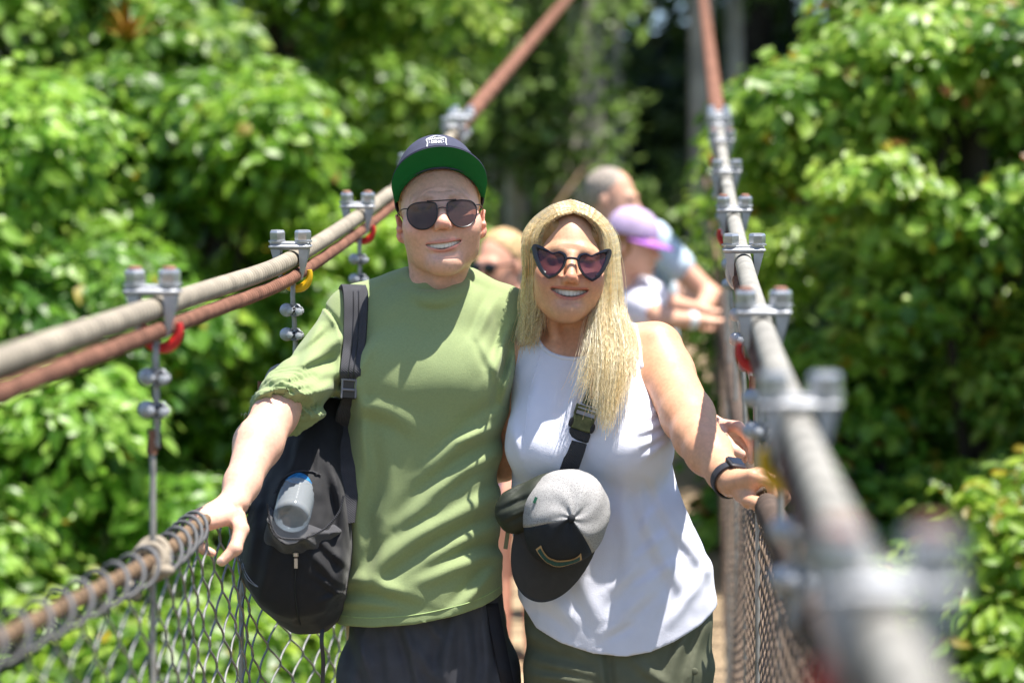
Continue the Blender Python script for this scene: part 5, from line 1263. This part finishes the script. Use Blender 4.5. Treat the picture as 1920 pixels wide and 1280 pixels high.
S = SDF(H.c-.15, H.c+.15, .006); S.el(H.w(0, .035, .01), (.078, .095, .10), .001, R=H.R); S.disp(lambda p: .004*vnoise(p, 90), .02)
i = np.argwhere(S.d < .03); L = H.l(S.lo+S.h*i); S.d[i[:, 0], i[:, 1], i[:, 2]] = np.maximum(S.d[i[:, 0], i[:, 1], i[:, 2]], np.maximum(-.03-L[:, 1], -.10-L[:, 2]))
v, f = S.mesh(); mesh_obj('hair', v, f, mat('ginger_brown_hair', (.30, .14, .045, 1), .6, .3, var=.35, vscale=60), t)
M_lil = mat('lilac_cotton', (.50, .38, .58, 1), .8, .25)
ce = thing('cap', None, None, H.c); ce.parent = t; ce.location = tuple(H.c-np.array(t.location))
make_cap(ce, Head(H.w(0, .018, .045), H.R @ rot(0, 6, 0)), .084, .102, .10, .085, .015, -2, dict(crown=M_lil, brim=mat('purple_brim', (.30, .10, .42, 1), .8), under=None, button=M_lil), half=74)
b = MB(); d_ = (haR-elR)/np.linalg.norm(haR-elR); b.tube([haR-d_*.06, haR-d_*.03], .034, 14); b.build('wristband', mat('white_band', (.8, .8, .78, 1), .6), t)

# ---- blonde woman with dark glasses, looking to the left
Y = 8.6; dz = float(deck_z(Y))
t = thing('person', 'blonde woman in lilac shorts and dark glasses, half hidden between the couple', 'woman', (.02, Y, dz))
H = Head(Q(936, 498, Y), rot(-38, 8, 0))
S = SDF([-.35, 8.2, dz-.02], [.36, 9.0, H.c[2]+.15], .009); bg_head(S, H, .95)
hip = np.array([.02, Y+.03, dz+.88]); shL, shR = Q(880, 600, Y+.1), Q(990, 612, Y)
S.chain([shL, Q(865, 760, Y+.05), Q(880, 870, Y-.1)], [.045, .038, .028], .02); S.chain([shR, Q(1000, 760, Y+.05), Q(960, 880, Y-.15)], [.045, .038, .028], .02)
simple_hand(S, Q(880, 870, Y-.1), (.1, -.4, -1), (1, .3, 0), .9); simple_hand(S, Q(960, 880, Y-.15), (-.1, -.4, -1), (1, .3, 0), .9)
for k in (-1, 1): S.chain([hip+[k*.085, 0, 0], (.02+k*.075, Y, dz+.47), (.02+k*.065, Y+.02, dz+.07)], [.088, .062, .042], .02); S.rc((.02+k*.065, Y+.02, dz+.035), (.0+k*.08, Y-.14, dz+.028), .035, .026, .02)
S.rc(H.w(0, .04, -.16), (shL+shR)/2-[0, 0, .03], .06, .08, .03)
v, f = S.mesh(); mesh_obj('body', v, f, M_bgskin, t, col=bg_skin(v, (.72, .36, .25)))
S = grow(np.array([shL, shR, hip]), .2); S.chain([hip, (shL+shR)/2-[0, 0, .1]], [.145, .13], .03); S.rc(shL, shR, .058, k=.05); v, f = S.mesh(); mesh_obj('top', v, f, mat('lilac_top', (.55, .44, .68, 1), .85, .2), t)
S = grow(np.array([hip, hip-[0, 0, .3]]), .22, .01); S.rc(hip, hip-[0, 0, .08], .15, .155, .02)
for k in (-1, 1): S.rc(hip+[k*.08, 0, -.05], hip+[k*.085, 0, -.26], .105, .10, .02)
v, f = S.mesh(); mesh_obj('shorts', v, f, mat('lilac_shorts', (.52, .40, .66, 1), .85, .2), t)
S = SDF(H.c-.16, H.c+.17, .006); S.el(H.w(0, .03, .042), (.078, .1, .09), .001, R=H.R); S.sp(H.w(0, .13, .06), .038, .02); S.disp(lambda p: .003*vnoise(p, 110), .02)
i = np.argwhere(S.d < .03); L = H.l(S.lo+S.h*i); S.d[i[:, 0], i[:, 1], i[:, 2]] = np.maximum(S.d[i[:, 0], i[:, 1], i[:, 2]], np.maximum(-.045-L[:, 1]+np.clip(.08-L[:, 2], 0, 1)*.8, -.06-L[:, 2]))
v, f = S.mesh(); mesh_obj('hair', v, f, mat('sandy_hair', (.50, .33, .17, 1), .6, .3, var=.3, vscale=60), t)
g = thing('sunglasses', None, None, H.w(0, -.1, 0)); g.parent = t; g.location = tuple(H.w(0, -.1, 0)-np.array(t.location))
b = MB()
for sx in (-1, 1): b.ell(H.w(sx*.032, -.098, .0), (.029, .008, .021), H.R)
b.build('lens', M_blackplastic, g); b = MB(); b.tube([H.w(-.074, .0, .005), H.w(-.066, -.08, .008), H.w(0, -.106, .006), H.w(.066, -.08, .008), H.w(.074, 0, .005)], .004, 6); b.build('frame', M_blackplastic, g)
# ================================================================== rainforest round the gorge
M_leaf = mat('broad_leaf', rough=.38, spec=.45, attr='Col', var=.12, vscale=3, trans=.5, coords='Object')
M_bark = mat('grey_bark', (.33, .30, .25, 1), .9, .2, var=.35, vscale=6, bump=.6, bscale=30)
M_darkbark = mat('dark_bark', (.04, .034, .026, 1), .9, .2, var=.35, vscale=6, bump=.6, bscale=30)
def leaf_mesh(C, Nn, D, L, Wd, colr):
    """one folded leaf of four triangles per row: C centre, Nn normal, D direction, L length, Wd half width"""
    D = D-Nn*(D*Nn).sum(1)[:, None]; D /= np.linalg.norm(D, axis=1)[:, None]+1e-9; X = np.cross(D, Nn); L = L[:, None]; Wd = Wd[:, None]
    base = C-D*L*.5; tip = C+D*L*.5-Nn*L*.10; mid = C+D*L*.02-Nn*Wd*.22; r1 = C+X*Wd*.92-D*L*.16+Nn*Wd*.05; l1 = C-X*Wd*.92-D*L*.16+Nn*Wd*.05; r2 = C+X*Wd*.75+D*L*.20; l2 = C-X*Wd*.75+D*L*.20
    V = np.stack([base, r1, r2, tip, l2, l1, mid], 1); n = len(C); i = (np.arange(n)*7)[:, None]
    Fq = np.concatenate([i+np.array([[0, 1, 6, 5]]), i+np.array([[1, 2, 3, 6]]), i+np.array([[6, 3, 4, 5]])], 0)
    return V.reshape(-1, 3), Fq, np.repeat(colr, 7, 0)
def tree(name, label, cat, c, rad, nleaf, leaf, seed, pal, group, ground=-6.0, trunk_r=.12, bark=None, nblob=46, yellow=.03, dark=0., up=.55, tx=0.):
    r = np.random.default_rng(seed); c = np.array(c, float); rad = np.array(rad, float)
    u = r.normal(0, 1, (nblob, 3)); u /= np.linalg.norm(u, axis=1)[:, None]; u[:, 2] = np.abs(u[:, 2])*np.where(r.random(nblob) < .62, 1, -1)
    k = r.uniform(.55, 1.0, nblob)[:, None]; B = c+u*rad*k; br = rad.mean()*r.uniform(.20, .40, nblob)
    w_ = br**2; bi = r.choice(nblob, nleaf, p=w_/w_.sum())
    d = r.normal(0, 1, (nleaf, 3)); d /= np.linalg.norm(d, axis=1)[:, None]; d[:, 2] = np.where(r.random(nleaf) < .6, np.abs(d[:, 2]), d[:, 2])
    # leaves sit in sprays: snap many of them towards a twig end
    q = br[bi][:, None]*r.uniform(.55, 1.05, (nleaf, 1)); Cc = B[bi]+d*q*np.array([1.1, 1.1, .8])
    Nn = d*.75+np.array([0, -.38, up])+np.array(SUN_)*.2+r.normal(0, .36, (nleaf, 3)); Nn /= np.linalg.norm(Nn, axis=1)[:, None]
    D = d+np.array([0, 0, -.45])+r.normal(0, .5, (nleaf, 3)); L = leaf*r.uniform(.5, 1.35, nleaf); asp = r.uniform(.20, .40); Wd = L*asp*r.uniform(.8, 1.2, nleaf); hue = np.array([r.uniform(.82, 1.2), 1, r.uniform(.8, 1.5)])
    P0, P1, P2 = [np.array(p) for p in pal]; t = np.clip(r.normal(.45, .28, nleaf)+.25*r.normal(0, 1, nblob)[bi], 0, 1)[:, None]; col = np.where(t < .5, P0+(P1-P0)*t*2, P1+(P2-P1)*(t-.5)*2)
    col = col*hue; ye = r.random(nleaf) < yellow; col[ye] = np.array([.34, .27, .02])*r.uniform(.7, 1.2, (ye.sum(), 1)); orr = r.random(nleaf) < yellow*.2; col[orr] = np.array([.26, .11, .02])
    v, f, cc = leaf_mesh(Cc, Nn, D, L, Wd, col)
    t_ = thing(name, label, cat, (c[0], c[1], ground), group)
    mesh_obj('crown', v, f, M_leaf, t_, smooth=False, col=cc)
    b = MB(); c0 = c.copy(); c = c+np.array([tx, 0, 0]); lean = r.normal(0, .25, 2); top = c+np.array([0, 0, rad[2]*.35])
    tp = spline([(c[0]+lean[0], c[1]+lean[1], ground-.3), (c[0]+lean[0]*.6+.1, c[1]+lean[1]*.5, ground*.55+c[2]*.45), tuple(c), tuple(top)], 24); b.tube(tp, np.linspace(trunk_r*1.5, trunk_r*.35, 24), 10)
    for j in r.choice(nblob, min(14, nblob), replace=False):
        s = tp[int(r.integers(12, 22))]; m = (s+B[j])/2+r.normal(0, .12, 3)*rad.mean()*.4+np.array([0, 0, .1]); b.tube(spline([s, m, B[j]], 8), np.linspace(trunk_r*.36, trunk_r*.07, 8), 6)
    b.build('trunk', bark or M_darkbark, t_); return t_
SUN_ = np.array([.26, -.13, 1.0])/np.linalg.norm([.26, -.13, 1.0])
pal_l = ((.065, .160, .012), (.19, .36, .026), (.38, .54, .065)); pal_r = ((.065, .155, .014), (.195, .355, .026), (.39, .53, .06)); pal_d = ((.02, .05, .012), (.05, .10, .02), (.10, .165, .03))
GL, GR, GB, GC = 'broadleaf trees on the left of the gorge', 'broadleaf trees on the right of the gorge', 'dark trees behind the far portal', 'tall canopy trees above the gorge'
LEFT = [((-2.9, 10.6, 1.55), (1.35, 1.2, 1.1), 5200, .125, 'bright green shrubby tree behind the left cable, nearest the left edge of the photo'),
        ((-1.55, 11.6, 1.75), (.95, 1.0, .95), 4200, .125, 'sunlit lime-green tree directly left of the man\'s cap'),
        ((-1.95, 9.0, -.45), (1.25, 1.1, 1.1), 4800, .12, 'leafy green tree below the left cable, behind the man\'s bare forearm'),
        ((-3.4, 8.9, -.1), (1.2, 1.1, 1.3), 3800, .12, 'leafy tree at the left border under the left cable'),
        ((-3.0, 13.2, 3.0), (1.6, 1.2, 1.2), 4200, .14, 'green tree in the top left corner above the bright shrubs'),
        ((-1.35, 14.2, .6), (1.0, 1.1, 1.4), 3800, .13, 'green tree far behind the man\'s shoulder and the left cable'),
        ((-1.5, 15.2, 3.3), (1.2, 1.2, 1.0), 2600, .14, 'green tree rising high behind the navy cap and the left cable'),
        ((-1.9, 11.5, -2.0), (1.8, 1.5, 1.2), 4200, .13, 'lowest leafy tree seen through the left chain-link net'),
        ((-1.05, 16.5, 1.7), (.75, .8, 1.3), 1500, .14, 'thin pale-leaved sapling in front of the vertical grey trunks'),
        ((-2.3, 10.4, .55), (1.3, 1.0, 1.2), 4200, .125, 'mid-green tree in the gap between the left cable and the bright shrubs'),
        ((-4.6, 11.5, 1.8), (1.3, 1.0, 1.6), 3400, .125, 'leafy tree just beyond the left border of the photo')]
RIGHT = [((1.95, 10.2, 2.15), (1.0, 1.0, .85), 4600, .105, 'green tree with a few orange leaves in the upper right of the photo'),
         ((3.1, 11.2, 1.9), (1.2, 1.1, 1.5), 4600, .115, 'dense green tree along the right edge of the photo'),
         ((1.55, 10.6, .75), (.65, .8, .75), 3400, .105, 'yellow-green bush just right of the plain sharp clamp'),
         ((2.3, 8.7, .15), (.95, .9, .8), 3600, .105, 'mid-green tree behind the blurred second clamp'),
         ((2.0, 8.4, -1.0), (1.1, .9, .85), 3600, .11, 'leafy tree in the bottom right below the foreground cable'),
         ((3.3, 14.0, 3.6), (1.3, 1.0, .9), 2200, .12, 'green tree reaching in at the top of the right edge'),
         ((1.4, 11.8, -1.1), (1.0, 1.0, 1.2), 2600, .12, 'green tree low behind the right chain-link net'),
         ((3.6, 13.5, 3.8), (1.6, 1.2, 1.2), 3000, .13, 'tree in the top right corner above the dense one'),
         ((2.75, 9.3, .3), (1.1, .9, 1.2), 4000, .11, 'leafy tree in the lower right corner behind the foreground clamp'),
         ((1.75, 12.2, 1.6), (.8, .8, 1.3), 3200, .11, 'sunlit tree filling the gap just right of the right portal post'),
         ((2.75, 9.9, 1.05), (.9, .8, .85), 3400, .11, 'mid-green tree halfway up the right edge, below the orange-flecked one')]
for k, (c, rd, n, lf, lab) in enumerate(LEFT):
    tree('broadleaf_tree', lab, 'tree', c, rd, int(n*3.4), lf*.72, 100+k, pal_l if k < 99 else pal_d, GL, -6.5, .07, yellow=.012)
for k, (c, rd, n, lf, lab) in enumerate(RIGHT):
    tree('broadleaf_tree', lab, 'tree', c, rd, int(n*3.4), lf*.72, 200+k, pal_r if k != 5 else pal_d, GR, -6.5, .09, yellow=.05 if k in (0, 2, 3) else .02)
BACK = [(-9.5, 24), (-6.0, 23), (-3.0, 24.5), (-.8, 27), (1.6, 30), (3.8, 26), (6.6, 23), (9.5, 24)]
BL = ['dark tree far behind the top left corner', 'dark tree behind the bright left-hand shrubs', 'dark tree behind the lime-green tree', 'dark tree behind the grey trunks left of the portal', 'dark tree deep in the gap of the portal', 'dark tree right of the portal post', 'dark tree behind the upper right foliage', 'dark tree far beyond the right edge']
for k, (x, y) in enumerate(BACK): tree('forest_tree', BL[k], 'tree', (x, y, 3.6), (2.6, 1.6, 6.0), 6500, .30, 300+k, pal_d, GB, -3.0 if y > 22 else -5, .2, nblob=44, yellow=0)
for k, (x, y, z, rr, lab) in enumerate(((3.0, 25.2, 8.6, 2.6, 'high shading canopy tree over the far portal'), (-4.4, 15.5, 9.0, 2.7, 'high canopy tree over the top left corner'), (4.6, 21, 9.5, 3.2, 'high canopy tree over the forest right of the portal'), (-4.6, 25, 11, 3.6, 'tallest canopy tree behind the portal'), (2.6, 26, 11.5, 4.5, 'rear canopy tree above the dark gap'))):
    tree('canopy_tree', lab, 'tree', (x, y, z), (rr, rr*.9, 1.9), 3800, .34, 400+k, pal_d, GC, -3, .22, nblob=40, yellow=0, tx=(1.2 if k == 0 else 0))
# slim grey trunks and hanging lianas between the cap and the portal
TR = [(925, 19.3, .07), (952, 18.8, .06), (982, 19.4, .09), (1015, 19.0, .065), (1048, 19.6, .11), (1078, 18.9, .07), (1160, 21, .06), (1385, 22, .09)]
TL = ['slim grey trunk right behind the navy cap', 'thin grey trunk just left of the blonde hair', 'grey trunk left of the woman\'s parting', 'thin grey trunk above the woman\'s parting', 'broadest pale grey trunk left of the left portal post', 'slim grey trunk touching the left portal post', 'thin trunk right of the left portal post', 'slim trunk just right of the right portal post']
r = np.random.default_rng(77)
for (px_, Y, rad), lab in zip(TR, TL):
    X = (px_-960)/F*Y; t = thing('slim_tree', lab, 'tree', (X, Y, 0), 'slim grey trunks by the portal'); b = MB()
    b.tube(spline([(X+r.normal(0, .05), Y, -1), (X+r.normal(0, .04), Y, 2), (X+r.normal(0, .06), Y, 5), (X+r.normal(0, .1), Y, 10)], 30), np.linspace(rad*1.2, rad*.7, 30), 10); b.build('trunk', M_bark, t)
    n = 620; C = np.stack([X+r.normal(0, .5, n), Y-.3+r.normal(0, .3, n), r.uniform(.6, 4.6, n)], 1); cl = r.integers(0, 14, n); CC = np.stack([X+r.normal(0, .35, 14), np.full(14, Y-.35), r.uniform(.8, 4.8, 14)], 1); C = CC[cl]+r.normal(0, .13, (n, 3))
    v, f, cc = leaf_mesh(C, np.array([0, -.3, 1])+r.normal(0, .5, (n, 3)), r.normal(0, 1, (n, 3)), r.uniform(.09, .19, n), r.uniform(.025, .05, n), np.array([.16, .25, .06])*r.uniform(.5, 1.5, (n, 1)))
    mesh_obj('crown', v, f, M_leaf, t, smooth=False, col=cc)
# dry orange bromeliad among the leaves, upper left
q0 = Q(240, 75, 10.0); t = thing('bromeliad', 'spiky dry orange bromeliad perched in the upper left foliage', 'plant', q0); b = MB()
for k in range(16):
    a = r.uniform(0, 6.28); e = r.uniform(.2, 1.1); d = np.array([math.cos(a)*math.cos(e), math.sin(a)*math.cos(e), math.sin(e)]); L = r.uniform(.14, .24); v, f = ribbon(spline([q0, q0+d*L*.6, q0+d*L+np.array([0, 0, -.03])], 8), np.cross(d, [0, 0, 1.])/np.linalg.norm(np.cross(d, [0, 0, 1.])), np.linspace(.03, .004, 8), .002, np.cross(np.cross(d, [0, 0, 1.]), d)); b.add(v, f)
b.build('rosette', mat('dry_orange_leaf', (.30, .16, .015, 1), .6, .3, trans=.3), t)
# ---- ground of the gorge
n = 90; gx = np.linspace(-1, 1, n); gx = np.sign(gx)*np.abs(gx)**2.2*160; gy = np.linspace(0, 1, n)**2*190-12; X, Yg = np.meshgrid(gx, gy); 
Zg = -7.5+np.clip((Yg-17)/3.2, 0, 1)*(7.5+1.2)+np.clip(Yg-21, 0, 80)*.16+np.clip((np.abs(X-.8)-3)/9, 0, 1)**1.3*4.5*np.clip(1-np.clip((Yg-17)/3, 0, 1), .2, 1)
Zg = Zg+.35*vnoise(np.stack([X.ravel(), Yg.ravel(), 0*X.ravel()], 1), .5).reshape(X.shape); v = np.stack([X, Yg, Zg], 2).reshape(-1, 3)
i = np.arange(n-1)[:, None]*n+np.arange(n-1)[None]; f = np.stack([i, i+1, i+n+1, i+n], 2).reshape(-1, 4)
setp(mesh_obj('ground', v, f, mat('forest_floor', (.030, .045, .014, 1), .95, .2, var=.5, vscale=.8, bump=.6, bscale=6)), kind='structure')
# ------------------------------------------------------------------ light, sky, camera
SUN = np.array([.26, -.13, 1.0]); SUN /= np.linalg.norm(SUN)
w = bpy.data.worlds.new('World'); scn.world = w; w.use_nodes = True
nt = w.node_tree; bg = nt.nodes['Background']; sk = nt.nodes.new('ShaderNodeTexSky'); sk.sky_type = 'NISHITA'; sk.sun_disc = False
elev = math.asin(SUN[2]); sk.sun_elevation = elev; sk.sun_rotation = math.atan2(SUN[0], SUN[1]); sk.air_density = 1.0; sk.dust_density = .6
nt.links.new(sk.outputs[0], bg.inputs['Color']); bg.inputs['Strength'].default_value = .095
ld = bpy.data.lights.new('sun', 'SUN'); ld.energy = 5.0; ld.angle = math.radians(.5); ld.color = (1, .95, .86)
lo = bpy.data.objects.new('sun', ld); COL.objects.link(lo); lo.rotation_euler = Vector(tuple(SUN)).to_track_quat('Z', 'Y').to_euler(); lo.location = (3, -5, 12)
cd = bpy.data.cameras.new('camera'); cam = bpy.data.objects.new('camera', cd); COL.objects.link(cam)
cam.location = (0, 0, EYE); cam.rotation_euler = (math.pi/2, 0, 0); cd.sensor_width = 36; cd.lens = 36*F/1920; cd.clip_end = 500; cd.clip_start = .05
cd.dof.use_dof = True; cd.dof.focus_distance = 4.62; cd.dof.aperture_fstop = FSTOP; cd.dof.aperture_blades = 0
scn.camera = cam
scn.view_settings.view_transform = 'Standard'; scn.view_settings.look = 'None'; scn.view_settings.exposure = EXPO; scn.view_settings.gamma = 1
scn.cycles.use_denoising = True
scn.cycles.max_bounces = 8; scn.cycles.transparent_max_bounces = 16
